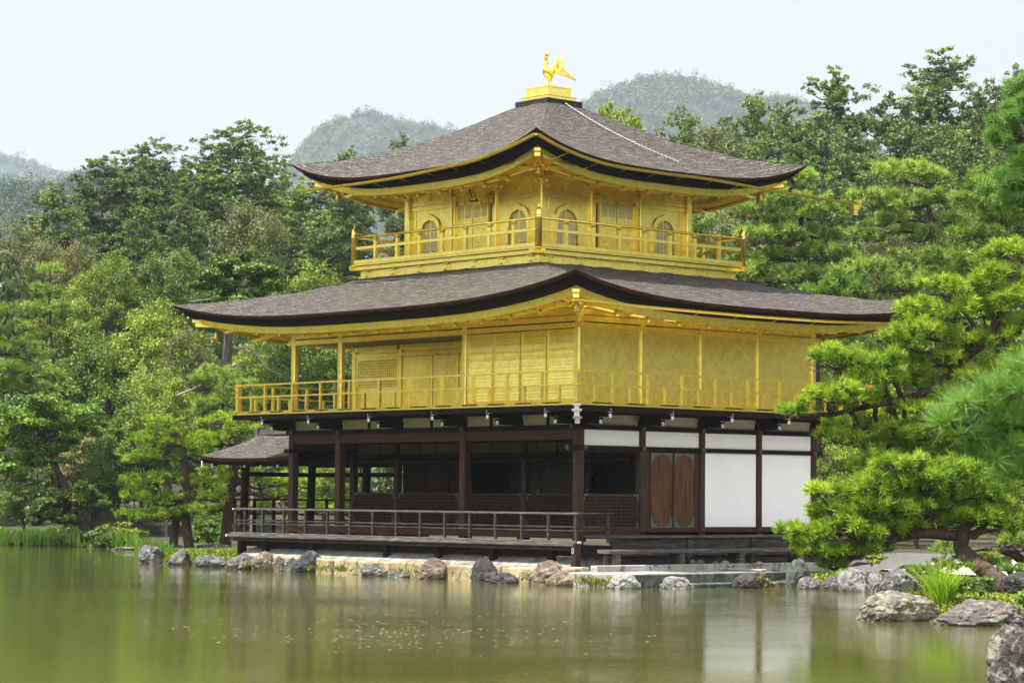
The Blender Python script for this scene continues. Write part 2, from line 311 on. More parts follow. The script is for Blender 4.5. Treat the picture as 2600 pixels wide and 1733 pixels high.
# ============================================================ the pavilion
LX, LY, CX, CY = 11.454, 8.48, -5.772, 4.231      # ground storeys: x -LX..0, y 0..LY ; top storey centre
H3, B3 = 2.68, 3.62
PAV = thing('pavilion', 'three storey pavilion with gold leaf on its two upper storeys, standing at the water', 'pavilion', (CX, CY, 0.3))
ROOFC = {}
def ring_pt(e, t_side, t):            # e = (x0, x1, y0, y1)
    x0, x1, y0, y1 = e; k = (t + 1) / 2
    return [(x0 + (x1 - x0) * k, y0), (x1, y0 + (y1 - y0) * k), (x1 - (x1 - x0) * k, y1), (x0, y1 - (y1 - y0) * k)][t_side]
def roof_fn(E_, T_, zmid, lift, p, ztop, a, kk):
    def z(s, t): return zmid + (ztop - zmid) * (a * s + (1 - a) * s * s) + lift * abs(t) ** p * (1 - s) ** kk
    def pt(side, t, s):
        q0 = ring_pt(E_, side, t); q1 = ring_pt(T_, side, t)
        return (q0[0] + (q1[0] - q0[0]) * s, q0[1] + (q1[1] - q0[1]) * s, z(s, t))
    return pt
def build_roof(name, E_, T_, zmid, lift, p, ztop, a, kk, overhang, wall_dz, rafters):
    pt = roof_fn(E_, T_, zmid, lift, p, ztop, a, kk); ROOFC[name] = pt
    nt_, ns_ = 72, 22
    top = MB()
    for side in range(4):
        half = (E_[1] - E_[0]) / 2 if side % 2 == 0 else (E_[3] - E_[2]) / 2
        vs, fs, uvs = [], [], []
        for j in range(ns_ + 1):
            for i in range(nt_ + 1):
                t = -1 + 2 * i / nt_; s = j / ns_; q = pt(side, t, s)
                zn = (mnoise.noise(Vector((q[0] * 1.7, q[1] * 1.7, side))) * 0.035 + mnoise.noise(Vector((q[0] * 6, q[1] * 6, 3))) * 0.018) * min(1, s * 8)
                if abs(t) > 0.97: zn += 0.02 * (mnoise.noise(Vector((q[0] * 9, q[1] * 9, 8)))) * min(1, s * 8)
                vs.append((q[0], q[1], q[2] + zn))
        for j in range(ns_):
            for i in range(nt_):
                k = j * (nt_ + 1) + i
                fs.append((k, k + 1, k + nt_ + 2, k + nt_ + 1))
                f = lambda ii, jj: (side * 7.3 + (-1 + 2 * ii / nt_) * half * (1 - 0.0 * jj), jj / ns_ * 4.6)
                uvs.append([f(i, j), f(i + 1, j), f(i + 1, j + 1), f(i, j + 1)])
        top.add(vs, fs, True, uvs)
    roof = top.build(name, SHINGLE, PAV)
    def sweep(prof, nm, mat, parent=roof):
        m = MB()
        for side in range(4):
            vs = []
            for (ins, dz, lf) in prof:
                e = (E_[0] + ins, E_[1] - ins, E_[2] + ins, E_[3] - ins)
                for i in range(nt_ + 1):
                    t = -1 + 2 * i / nt_; q = ring_pt(e, side, t)
                    vs.append((q[0], q[1], zmid + dz + lift * abs(t) ** p * lf))
            fs = [(j * (nt_ + 1) + i, (j + 1) * (nt_ + 1) + i, (j + 1) * (nt_ + 1) + i + 1, j * (nt_ + 1) + i + 1) for j in range(len(prof) - 1) for i in range(nt_)]
            m.add(vs, fs, True)
        o = m.build(nm, mat, parent)
        o.data.polygons.foreach_set('use_smooth', [False] * len(o.data.polygons))
        return o
    sweep([(0.0, 0.004, 1), (0.012, -0.04, 1), (0.04, -0.082, 1), (0.3, -0.09, .97)], 'bark_edge', BROWNLAY)
    sweep([(0.19, -0.08, .98), (0.24, -0.26, .96), (0.62, -0.285, .92)], 'eave_underlayer', BLACKLAY)
    sweep([(0.50, -0.27, .93), (0.53, -0.45, .91), (0.60, -0.455, .9), (0.62, -0.41, .9)], 'eave_fascia', GOLD)
    sof = sweep([(0.58, -0.40, .9), (1.1, -0.36, .55), (1.12, -0.40, .55), (1.2, -0.40, .5), (1.22, -0.33, .5), (overhang + 0.03, wall_dz, 0.0), (overhang + 0.4, wall_dz + 0.02, 0)], 'soffit', GOLD)
    # rafters with a curled end under each eave, every half bay
    for side, spots in rafters.items():
        for c in spots:
            m = MB()
            def loc(ins, dz):
                e = (E_[0] + ins, E_[1] - ins, E_[2] + ins, E_[3] - ins)
                if side % 2 == 0:
                    t = (c - (e[0] + e[1]) / 2) / ((e[1] - e[0]) / 2); x, y = c, (e[2] if side == 0 else e[3])
                else:
                    t = (c - (e[2] + e[3]) / 2) / ((e[3] - e[2]) / 2); x, y = (e[1] if side == 1 else e[0]), c
                fade = max(0.0, min(1.0, (overhang - ins) / (overhang - 0.6)))
                return (x, y, zmid + dz + lift * min(1, abs(t)) ** p * 0.85 * fade)
            m.bar(loc(overhang + 0.02, wall_dz - 0.05), loc(1.24, -0.40), 0.085, 0.10)
            m.bar(loc(1.24, -0.40), loc(1.10, -0.46), 0.10, 0.07)
            m.bar(loc(1.08, -0.41), loc(0.70, -0.47), 0.075, 0.08)
            m.bar(loc(0.72, -0.47), loc(0.63, -0.44), 0.09, 0.05)
            m.build('rafter', GOLD, sof)
    # hip beams carrying the four corners
    for sx, sy, (ex, ey) in ((1, -1, (E_[1], E_[2])), (-1, -1, (E_[0], E_[2])), (1, 1, (E_[1], E_[3])), (-1, 1, (E_[0], E_[3]))):
        m = MB()
        f = lambda i, z: (ex - sx * i, ey - sy * i, z)
        zc = zmid + lift * 0.85
        m.bar(f(overhang, zmid + wall_dz - 0.1), f(0.46, zc - 0.43), 0.16, 0.2)
        m.bar(f(1.0, zc - 0.42), f(0.40, zc - 0.36), 0.18, 0.10)
        m.build('hip_beam', GOLD, sof, bevel=0.012)
    return roof
E3 = (CX - 4.97, CX + 4.97, CY - 4.97, CY + 4.97); T3 = (CX - .6, CX + .6, CY - .6, CY + .6)
E2 = (-LX - 2.43, 2.43, -2.43, LY + 2.43); T2 = (CX - B3 + .05, CX + B3 - .05, CY - B3 + .05, CY + B3 - .05)
hb3 = [CX - H3 + 2 * H3 * i / 6 for i in range(-2, 9)]; hb3y = [CY - H3 + 2 * H3 * i / 6 for i in range(-2, 9)]
R3 = build_roof('upper_roof', E3, T3, 10.40, .64, 3.3, 12.64, .8, 2.4, 4.97 - H3, 0.02, {0: hb3, 1: hb3y, 2: hb3[1:-1:2], 3: hb3y[1:-1:2]})
r2x = [-LX - 1.06] + [-LX + 1.06 * i * LX / 11.66 for i in range(12)] + [1.06]
r2y = [-1.06] + [1.06 * i for i in range(9)] + [9.54]
R2 = build_roof('lower_roof', E2, T2, 6.70, .55, 3.3, 7.94, .97, 2.0, 2.43, 0.06, {0: r2x, 1: r2y, 2: r2x[1:-1:3], 3: r2y})
# ------------------------------------------------------------ gutters
def gutter(pts, name, hangers):
    m = MB(); P = [Vector(p) for p in pts]
    # half round channel
    n = 7; vs = []
    for i, p in enumerate(P):
        d = (P[min(i + 1, len(P) - 1)] - P[max(i - 1, 0)]).normalized(); a = d.cross(Vector((0, 0, 1))).normalized()
        for r_ in (0.062, 0.05):
            for k in range(n):
                t = math.pi * k / (n - 1); vs.append(p + a * math.cos(t) * r_ - Vector((0, 0, 1)) * math.sin(t) * r_ * 1.05)
    fs = []
    for i in range(len(P) - 1):
        for k in range(n - 1):
            b0, b1 = i * 2 * n, (i + 1) * 2 * n
            fs.append((b0 + k, b1 + k, b1 + k + 1, b0 + k + 1)); fs.append((b0 + n + k + 1, b1 + n + k + 1, b1 + n + k, b0 + n + k))
        for k in (0, n - 1): fs.append((b0 + k, b0 + n + k, b1 + n + k, b1 + k))
    m.add(vs, fs)
    g = m.build(name, GOLD_BRIGHT, PAV)
    for p, q in hangers:
        MB().bar(p, q, 0.016, 0.016).build('hanger_rod', GOLD_BRIGHT, g)
    return g
def smooth_path(pts, n=10):
    out_ = []; P = [np.array(p, float) for p in pts]; P = [2 * P[0] - P[1]] + P + [2 * P[-1] - P[-2]]
    for i in range(1, len(P) - 2):
        for k in range(n):
            t = k / n; a, b, c, d = P[i - 1:i + 3]
            out_.append(0.5 * ((2 * b) + (c - a) * t + (2 * a - 5 * b + 4 * c - d) * t * t + (3 * b - a - 3 * c + d) * t ** 3))
    out_.append(P[-2]); return out_
ys_, xe_ = CY - 5.05, CX + 5.05
south = smooth_path([(-10.35, ys_, 10.30), (-8.0, ys_, 10.27), (-6.0, ys_, 10.29), (-4.27, ys_, 10.37), (-2.97, ys_, 10.45), (-1.7, ys_, 10.66), (xe_, ys_, 10.89)], 6)
east = smooth_path([(xe_, ys_, 10.89), (xe_, .18, 10.59), (xe_, 1.53, 10.37), (xe_, 3.2, 10.32), (xe_, 5.37, 10.32), (xe_, 7.95, 10.225), (xe_, 11.25, 10.15)], 6)
gs = gutter(south, 'rain_gutter', [((x, ys_, z), (x + .0, ys_ + .6, z - .12)) for x, z in ((-9.3, 10.24), (-8.2, 10.22), (-7.1, 10.22), (-6.0, 10.24), (-4.9, 10.28), (-3.9, 10.33), (-2.9, 10.42))])
ge = gutter(east, 'rain_gutter', [((xe_, y, z), (xe_ - .6, y, z - .12)) for y, z in ((.3, 10.52), (1.3, 10.35), (2.3, 10.29), (3.3, 10.26), (4.3, 10.26), (5.4, 10.26), (6.4, 10.22), (7.4, 10.2))])
m = MB(); m.box(xe_ - .05, xe_ + .05, 10.95, 11.2, 9.98, 10.1); m.box(xe_ - .04, xe_ + .04, 10.98, 11.14, 9.82, 9.98); m.box(xe_ - .07, xe_ + .07, 11.2, 11.25, 10.06, 10.26)
m.build('outlet_spout', GOLD_BRIGHT, ge)
g2 = gutter([(2.5, -2.55, 6.55), (2.5, 0, 6.52), (2.5, 3.4, 6.50), (2.5, 6.3, 6.52), (2.5, 9.0, 6.60)], 'rain_gutter', [((2.5, y, 6.46), (2.0, y, 6.28)) for y in (.2, 1.6, 3, 4.4, 5.8, 7.2, 8.4)])
# ------------------------------------------------------------ roof pedestal
m = MB(); m.box(CX - .645, CX + .645, CY - .645, CY + .645, 12.55, 12.755); ped = m.build('ridge_box', GWOOD, PAV)
m = MB()
for z in (12.62, 12.69): m.box(CX - .652, CX + .652, CY - .652, CY + .652, z, z + .012)
m.build('slat_line', DWOOD, ped)
m = MB(); m.box(CX - .53, CX + .53, CY - .53, CY + .53, 12.757, 12.87); m.box(CX - .42, CX + .42, CY - .42, CY + .42, 12.87, 13.13)
m.box(CX - .45, CX + .45, CY - .45, CY + .45, 13.10, 13.135); m.box(CX - .55, CX + .55, CY - .55, CY + .55, 12.85, 12.875); m.box(CX - .45, CX + .45, CY - .45, CY + .45, 12.88, 12.905)
for k in (-.435, 0, .405):
    m.box(CX + k, CX + k + .03, CY - .432, CY + .432, 12.9, 13.1); m.box(CX - .432, CX + .432, CY + k, CY + k + .03, 12.9, 13.1)
m.build('gold_pedestal', GOLD, PAV, bevel=0.004)

# ------------------------------------------------------------ top storey
zf = 8.35; zt = 10.42
m = MB(); b = B3 - .02
m.box(CX - b, CX + b, CY - b, CY + b, 7.6, 8.18)
m.box(CX - b - .04, CX + b + .04, CY - b - .04, CY + b + .04, 7.6, 7.95)
basef = m.build('base_fascia', GOLD, PAV)
m = MB(); bb = B3 + .12
for sx in (-1, 1):
    m.box(CX + sx * B3 - .05, CX + sx * B3 + .09 * sx, CY - bb - .18, CY + bb + .18, 8.125, 8.24)
    m.box(CX - bb - .18, CX + bb + .18, CY + sx * B3 - .05, CY + sx * B3 + .09 * sx, 8.127, 8.242)
m.build('balcony_beam', GOLD, PAV, bevel=0.006)
m = MB(); m.box(CX - B3 - .17, CX + B3 + .17, CY - B3 - .17, CY + B3 + .17, 8.244, 8.29); m.build('upper_balcony', GOLD, PAV, bevel=.006)
def fitting(x, y, z, side):        # gilt curled bracket fixed to the fascia
    m = MB()
    px = (lambda a, o, zz: (x + a, y - o, zz)) if side == 0 else (lambda a, o, zz: (x + o, y + a, zz))
    m.bar(px(-.13, .02, z + .1), px(.13, .02, z + .1), .03, .022); 
    for a in (-.1, 0.03): m.bar(px(a, .03, z + .1), px(a, .03, z + .18), .02, .02)
    m.tube([px(.11, .03, z + .08), px(.12, .05, z + .01), px(.07, .06, z - .04), px(0, .06, z - .055), px(-.06, .04, z - .05)], [.012, .017, .017, .013, .008], 6)
    return m
for i in range(1, 8, 1):
    c = -B3 + .32 + (2 * B3 - .64) * (i - 1) / 6
    fitting(CX + c, CY - B3, 8.0, 0).build('gilt_fitting', GOLD_BRIGHT, basef)
    fitting(CX + B3, CY + c, 8.0, 1).build('gilt_fitting', GOLD_BRIGHT, basef)
# railing with newel posts
RZ = dict(pl=8.36, mid=8.72, top=9.01)
m = MB(); q = 3.73
m.box(CX - q - .06, CX + q + .06, CY - q - .06, CY - q + .06, 8.292, 8.40); m.box(CX - q - .06, CX + q + .06, CY + q - .06, CY + q + .06, 8.292, 8.40)
m.box(CX - q - .06, CX - q + .06, CY - q + .06, CY + q - .06, 8.292, 8.40); m.box(CX + q - .06, CX + q + .06, CY - q + .06, CY + q - .06, 8.292, 8.40)
urail = m.build('upper_railing', GOLD, PAV, bevel=.005)
for a in range(4):
    c, s_ = [(0, -1), (1, 0), (0, 1), (-1, 0)][a]
    mm = MB()
    p0 = np.array((CX + (q if c else -q) * (c if c else 1), CY + (q * s_ if s_ else -q), 0)); p1 = np.array((CX + (q * c if c else q), CY + (q * s_ if s_ else q), 0))
    if c: p0 = np.array((CX + q * c, CY - q, 0)); p1 = np.array((CX + q * c, CY + q, 0))
    else: p0 = np.array((CX - q, CY + q * s_, 0)); p1 = np.array((CX + q, CY + q * s_, 0))
    z_ = np.array((0, 0, 1.0))
    mm.bar(p0 + z_ * 8.73, p1 + z_ * 8.73, .05, .085); mm.build('middle_rail', GOLD, urail, bevel=.004)
    mm = MB(); mm.tube([p0 + z_ * 9.02, p1 + z_ * 9.02], .035, 8); mm.build('top_rail', GOLD_BRIGHT, urail)
    nb = 8 if a in (0, 1) else 5
    for i in range(1, nb):
        t = i / nb; p = p0 + (p1 - p0) * t
        mm = MB(); mm.box(p[0] - .045, p[0] + .045, p[1] - .045, p[1] + .045, 8.38, 8.9)
        mm.lathe((p[0], p[1], 8.90), [(.045, 0), (.05, .02), (.085, .06), (.085, .075), (.05, .09)], 8)
        mm.build('baluster', GOLD, urail)
for sx in (-1, 1):
    for sy in (-1, 1):
        mm = MB(); mm.lathe((CX + sx * q, CY + sy * q, 8.292), [(.085, 0), (.085, .72), (.095, .73), (.095, .77), (.08, .78), (.085, .84), (.07, .96), (.03, .985), (.02, 1.0), (.022, 1.02), (.012, 1.06), (.004, 1.15)], 12)
        mm.build('newel_post', GOLD, urail)
# pillars, walls, windows, doors on the four sides
def fr(side):                       # frame: a along the wall (left to right seen from outside), o outward, z
    if side == 0: return lambda a, o, z: (CX + a, CY - H3 - o, z)
    if side == 1: return lambda a, o, z: (CX + H3 + o, CY + a, z)
    if side == 2: return lambda a, o, z: (CX - a, CY + H3 + o, z)
    return lambda a, o, z: (CX - H3 - o, CY - a, z)
def fbox(m, f, a0, a1, o0, o1, z0, z1):
    vs = [f(a, o, z) for z in (z0, z1) for a, o in ((a0, o0), (a1, o0), (a1, o1), (a0, o1))]
    m.add(vs, [(0, 3, 2, 1), (4, 5, 6, 7), (0, 1, 5, 4), (1, 2, 6, 5), (2, 3, 7, 6), (3, 0, 4, 7)])
pz = 0.095
for sx, sy in ((-1, -1), (1, -1), (1, 1), (-1, 1)):
    MB().box(CX + sx * H3 - pz, CX + sx * H3 + pz, CY + sy * H3 - pz, CY + sy * H3 + pz, 8.29, 10.12).build('pillar', GOLD, PAV, bevel=.025)
def bracket3(x, y):
    m = MB(); z = 10.0
    m.lathe((x, y, z), [(.07, 0), (.15, .03), (.15, .05), (.09, .06), (.12, .11), (.16, .16), (.16, .2)], 8, False)
    for dx, dy in ((1, 0), (0, 1)):
        m.bar((x - dx * .26, y - dy * .26, z + .25), (x + dx * .26, y + dy * .26, z + .25), .08, .07)
        for s_ in (-1, 1):
            m.box(x + dx * s_ * .24 - .06, x + dx * s_ * .24 + .06, y + dy * s_ * .24 - .06, y + dy * s_ * .24 + .06, z + .285, z + .36)
            m.tube([(x + dx * s_ * .05, y + dy * s_ * .05, z + .12), (x + dx * s_ * .2, y + dy * s_ * .2, z + .1), (x + dx * s_ * .27, y + dy * s_ * .27, z + .17)], [.03, .035, .02], 6)
    m.box(x - .07, x + .07, y - .07, y + .07, z + .2, z + .38)
    return m
bay = 2 * H3 / 3
done = set()
hw = [(0, 1.0), (.09, .972), (.17, .955), (.25, .90), (.30, .83), (.335, .74), (.345, .62), (.36, .45), (.375, .22), (.385, 0)]
def arch(cw, ch, grow=0.0):
    h = [(x * cw + (grow if x > 0 else 0), z * ch + (grow * 1.2 if z > .5 else 0)) for x, z in hw]
    h[0] = (0, ch + grow * 1.9)
    return [(-x, z) for x, z in h[::-1]] + h[1:]
for side in range(4):
    f = fr(side)
    wall = MB(); fbox(wall, f, -H3, H3, -.3, -.26, 8.29, 10.4)
    for k in (-1, 0, 1):
        a0 = k * bay - bay / 2; a1 = a0 + bay
        if k == 0:
            fbox(wall, f, a0, a1, -.05, -.02, 9.84, zt)
            fbox(wall, f, a0, a0 + .16, -.05, -.02, 8.29, 9.84); fbox(wall, f, a1 - .16, a1, -.05, -.02, 8.29, 9.84)
        else:
            A = arch(1.0, 1.10); c = k * bay; zb = 8.36; n_ = len(A); cc = .55
            rect = []
            for x, z in A:
                if z <= 0.0001: rect.append((math.copysign(bay / 2, x), 0.0)); continue
                t = min((bay / 2) / abs(x) if abs(x) > 1e-6 else 1e9, (zt - zb) / z)
                rect.append((x * t, z * t))
            # outer rectangle corners
            vs = [f(c + x, -.02, zb + z) for x, z in A] + [f(c + x, -.02, zb + z) for x, z in rect]
            fs = [(i, n_ + i, n_ + i + 1, i + 1) for i in range(n_ - 1)]
            wall.add(vs, fs)
            cn = [f(c - bay / 2, -.02, zt), f(c + bay / 2, -.02, zt)]
            for sgn, corner in ((-1, cn[0]), (1, cn[1])):
                idx = [i for i in range(n_ - 1) if (rect[i][0] - sgn * bay / 2) * sgn > -1e-6 and rect[i + 1][1] > zt - zb - 1e-6] if sgn < 0 else [i for i in range(n_ - 1) if rect[i][1] > zt - zb - 1e-6 and (rect[i + 1][0] - sgn * bay / 2) * sgn > -1e-6 and rect[i+1][1] < zt - zb - 1e-6]
                for i in idx[:1]:
                    wall.add([f(c + rect[i][0], -.02, zb + rect[i][1]), f(c + rect[i + 1][0], -.02, zb + rect[i + 1][1]), corner], [(0, 1, 2)])
            fbox(wall, f, a0, a1, -.05, -.0201, 8.29, 8.36)
    w_o = wall.build('upper_wall', GOLD, PAV)
    for zz in (9.73, 9.86):
        mm = MB(); fbox(mm, f, -H3 + pz, H3 - pz, -.02, .012, zz, zz + .10); mm.build('wall_beam', GOLD, w_o, bevel=.006)
    mm = MB(); fbox(mm, f, -H3 + pz, H3 - pz, -.02, .03, 8.30, 8.38); mm.build('wall_beam', GOLD, w_o, bevel=.006)
    for k in (-1, 0, 1, 2):
        a = (k - .5) * bay
        if k in (0, 1):
            mm = MB(); fbox(mm, f, a - .075, a + .075, -.05, .07, 8.29, 10.12); mm.build('pillar', GOLD, PAV, bevel=.02)
        x, y, _ = f(a, 0, 0)
        if (round(x, 2), round(y, 2)) not in done and side < 2 or (side >= 2 and k in (0, 1)):
            done.add((round(x, 2), round(y, 2))); bracket3(x, y).build('bracket', GOLD, PAV)
    for k in (-1, 0, 1):      # small strut with a cap between the brackets
        mm = MB(); fbox(mm, f, k * bay - .03, k * bay + .03, -.02, .035, 9.96, 10.2); fbox(mm, f, k * bay - .12, k * bay + .12, -.02, .06, 10.2, 10.25); fbox(mm, f, k * bay - .07, k * bay + .07, -.02, .06, 10.25, 10.33)
        mm.build('intermediate_strut', GOLD, w_o)
    if side > 1: continue
    for k in (-1, 1):
        c = k * bay; zb = 8.38
        mm = MB(); A = arch(1.0, 1.08); B = arch(1.0, 1.08, .085); n_ = len(A)
        for (o0, o1, I, O) in ((-.06, .035, A, B),):
            vs = [f(c + x, o1, zb + z) for x, z in I] + [f(c + x, o1, zb + z) for x, z in O] + [f(c + x, o0, zb + z) for x, z in I] + [f(c + x, o0, zb + z) for x, z in O]
            fs = []
            for i in range(n_ - 1):
                fs += [(i, n_ + i, n_ + i + 1, i + 1), (i + 1, 2 * n_ + i + 1, 2 * n_ + i, i), (n_ + i, 3 * n_ + i, 3 * n_ + i + 1, n_ + i + 1)]
            mm.add(vs, fs)
        win = mm.build('arched_window', GOLD, PAV)
        mm = MB(); mm.add([f(c + x, -.05, zb + z) for x, z in A], [tuple(range(n_))]); mm.build('paper_pane', PAPER, win)
        mm = MB()
        def topz(x):
            x = abs(x); 
            for i in range(len(hw) - 1):
                if hw[i][0] <= x <= hw[i + 1][0]: return (hw[i][1] + (hw[i + 1][1] - hw[i][1]) * (x - hw[i][0]) / (hw[i + 1][0] - hw[i][0] + 1e-9)) * 1.08
            return .2
        for i in range(-6, 7):
            x = i * .056
            wd = .022 if i == 0 else .008
            fbox(mm, f, c + x - wd, c + x + wd, -.049, -.03, zb, zb + max(.25, topz(x)) - .01)
        for z in (.25, .5, .74):
            hwz = np.interp(z, [p[1] for p in hw[::-1]], [p[0] for p in hw[::-1]])
            fbox(mm, f, c - hwz, c + hwz, -.0485, -.028, zb + z, zb + z + .016)
        mm.build('window_lattice', GOLD, win)
    # pair of panelled doors with a lattice transom
    mm = MB()
    for a in (-.70, .64): fbox(mm, f, a, a + .06, -.05, .09, 8.32, 9.9)
    fbox(mm, f, -.70, .70, -.05, .02, 9.80, 9.85)
    for a in (-.76, .58): 
        for d_ in (0, .1): fbox(mm, f, a + d_, a + d_ + .085, .02, .14, 9.9, 9.98)
    fbox(mm, f, -.045, .045, .03, .11, 9.78, 9.85)
    frame = mm.build('door_frame', GOLD, PAV)
    for s_ in (-1, 1):
        dd = MB(); a0, a1 = (.012, .64) if s_ > 0 else (-.64, -.012)
        fbox(dd, f, a0, a1, -.05, -.012, 8.34, 9.80)
        mid = (a0 + a1) / 2
        for a in (a0, mid - .025, a1 - .05): fbox(dd, f, a, a + .05, -.012, .012, 8.34, 9.80)
        for z in (8.34, 8.72, 8.78, 9.06, 9.12, 9.28, 9.34, 9.76): fbox(dd, f, a0, a1, -.012, .010, z, z + .04)
        do = dd.build('upper_door', GOLD, PAV)
        mm = MB()
        for q0, q1 in ((a0 + .05, mid - .025), (mid + .025, a1 - .05)): mm.add([f(q0, -.0095, 9.385), f(q1, -.0095, 9.385), f(q1, -.0095, 9.755), f(q0, -.0095, 9.755)], [(0, 1, 2, 3)])
        mm.build('paper_pane', PAPER, do)
        mm = MB()
        for q0, q1 in ((a0 + .05, mid - .025), (mid + .025, a1 - .05)):
            for i in range(1, 6): 
                x = q0 + (q1 - q0) * i / 6; fbox(mm, f, x - .007, x + .007, -.009, .004, 9.385, 9.755)
            for i in range(1, 5):
                z = 9.385 + .37 * i / 5; fbox(mm, f, q0, q1, -.0088, .0035, z - .005, z + .005)
        mm.build('transom_lattice', GOLD, do)

# ------------------------------------------------------------ middle storey
Z2 = 4.20
PX = [0.0, -4.22, -9.37, -LX]; PY = [0.0, 2.12, 4.24, 6.36, LY]
def post(x, y, z0, z1, mat, wdt, name='pillar', par=PAV, bev=.015): return MB().box(x - wdt / 2, x + wdt / 2, y - wdt / 2, y + wdt / 2, z0, z1).build(name, mat, par, bevel=bev)
m = MB(); o2 = 1.14
m.box(-LX - o2, o2, -o2, LY + o2, 4.205, 4.255); m.box(-LX - o2 + .04, o2 - .04, -o2 + .04, LY + o2 - .04, 4.255, 4.30)
m.build('balcony', GOLD, PAV, bevel=.008)
for i in range(13):
    a = -LX - .6 + i * 1.0; MB().box(a, a + .55, -o2 - .012, -o2 + .045, 4.262, 4.279).build('drain_slot', DWOOD, PAV)
for i in range(9):
    a = -.6 + i * 1.15; MB().box(o2 - .045, o2 + .012, a, a + .6, 4.262, 4.279).build('drain_slot', DWOOD, PAV)
m = MB()
m.box(-LX - o2 - .22, o2 - .03, -o2 + .03, -o2 + .16, 4.07, 4.203); m.box(o2 - .16, o2 - .031, -o2 + .16, LY + o2, 4.07, 4.2031); m.box(-LX - o2 + .03, -LX - o2 + .16, -o2 + .16, LY + o2, 4.07, 4.2031)
m.box(-LX - .65, .65, -.62, -.5, 4.02, 4.13); m.box(.5, .62, -.5, LY + .6, 4.02, 4.13)
m.box(-LX - o2 + .05, o2 - .05, -o2 + .17, LY + o2 - .05, 4.14, 4.2)
m.build('balcony_joist', DWOOD, PAV)
# the low gilt railing
m = MB(); q = 1.10
y0, y1, x0, x1 = -q, LY + q, -LX - q, q
brail = None
def railseg(p, qd, ends=.12):
    p = np.array(p, float); qd = np.array(qd, float); d = (qd - p) / np.linalg.norm(qd - p)
    mm = MB(); mm.bar(p - d * ends + (0, 0, 5.02), qd + d * ends + (0, 0, 5.02), .05, .045); mm.bar(p - d * ends + (0, 0, 4.69), qd + d * ends + (0, 0, 4.69), .046, .042)
    return mm
r0 = railseg((x0, y0, 0), (x1, y0, 0)).build('balcony_railing', GOLD, PAV)
for p_, q_ in (((x1, y0, .003), (x1, y1, .003)), ((x0, y0, .003), (x0, y1, .003)), ((x0, y1, 0), (x1, y1, 0))): railseg(p_, q_).build('rail', GOLD, r0)
def rposts(p, qd, n_):
    for i in range(n_ + 1):
        t = i / n_; x = p[0] + (qd[0] - p[0]) * t; y = p[1] + (qd[1] - p[1]) * t
        if i in (0, n_): continue
        top = 5.0 if i % 2 == 0 else 4.67
        MB().box(x - .036, x + .036, y - .036, y + .036, 4.3, top).build('post', GOLD, r0)
rposts((x0, y0), (x1, y0), 22); rposts((x1, y0), (x1, y1), 18); rposts((x0, y0), (x0, y1), 18); rposts((x0, y1), (x1, y1), 12)
for x in (x0, x1):
    for y in (y0, y1):
        mm = MB(); mm.box(x - .06, x + .06, y - .06, y + .06, 4.3, 5.0)
        for z in (4.28, 4.665, 4.995): mm.box(x - .09, x + .09, y - .065, y + .065, z, z + .055); mm.box(x - .064, x + .064, y - .091, y + .091, z + .001, z + .054)
        mm.build('corner_post', GOLD, r0)
for x in PX: post(x, 0, 4.3, 6.80, GOLD, .17, bev=.03)
for y in PY[1:]: post(0, y, 4.3, 6.80, GOLD, .17, bev=.03)
for x in (-9.45, -LX): post(x, 2.12, 4.3, 6.7, GOLD, .16, bev=.03)
for x, y in ((-LX, 4.24), (-LX, 6.36), (-LX, LY)): post(x, y, 4.3, 6.80, GOLD, .17, bev=.03)
# tie beams round the storey
m = MB(); m.box(-LX - .2, .2, -.09, .09, 6.14, 6.27); s2b = m.build('tie_beam', GOLD, PAV, bevel=.01)
m = MB(); m.box(-.091, .091, .091, LY + .25, 6.142, 6.272); m.build('tie_beam', GOLD, PAV, bevel=.01)
m = MB(); m.box(-LX - .091, -LX + .091, .091, LY + .25, 6.142, 6.272); m.build('tie_beam', GOLD, PAV, bevel=.01)
for zz in (6.30, 6.46, 6.62):
    h_ = .145
    m = MB(); m.box(-LX, 0, -.05, .05, zz, zz + h_); m.box(-.0505, .0505, .05, LY, zz, zz + h_); m.box(-LX - .0505, -LX + .0505, .05, LY, zz, zz + h_)
    m.build('frieze_board', GOLD, PAV, bevel=.006)
for i in range(4):
    MB().box(-.05, .02, PY[i] + .085, PY[i + 1] - .085, 4.3, 6.14).build('gold_wall_panel', GOLD, PAV)
    mm = MB(); mm.box(.02, .05, PY[i] + .085, PY[i + 1] - .085, 4.3, 4.42); mm.build('sill_board', GOLD, PAV, bevel=.005)
# four louvred shutters on the right part of the south side
sx_ = [-4.13, -3.12, -2.09, -1.13, -.09]
for i in range(4):
    a0, a1 = sx_[i], sx_[i + 1]
    mm = MB(); mm.box(a0 + .01, a1 - .01, -.02, .03, 4.32, 6.12)
    for a in (a0 + .01, a1 - .06): mm.box(a, a + .05, -.045, -.02, 4.32, 6.12)
    so = mm.build('shutter', GOLD, PAV)
    mm = MB(); z = 4.42; k = 0
    while z < 6.06:
        hz = (.06, .095, .06, .13)[k % 4]
        mm.add([(a0 + .06, -.0295, z), (a1 - .06, -.0295, z), (a1 - .06, -.0215, z + hz * .8), (a0 + .06, -.0215, z + hz * .8), (a0 + .06, -.0212, z + .004), (a1 - .06, -.0212, z + .004)], [(0, 1, 2, 3), (4, 5, 1, 0)])
        z += hz; k += 1
    mm.build('louvre', GOLD, so)
mm = MB()
for i in range(30): mm.box(-3.14, -3.10, -.06, -.046, 4.4 + i * .055, 4.425 + i * .055)
mm.build('hinge_chain', GOLD_BRIGHT, PAV)
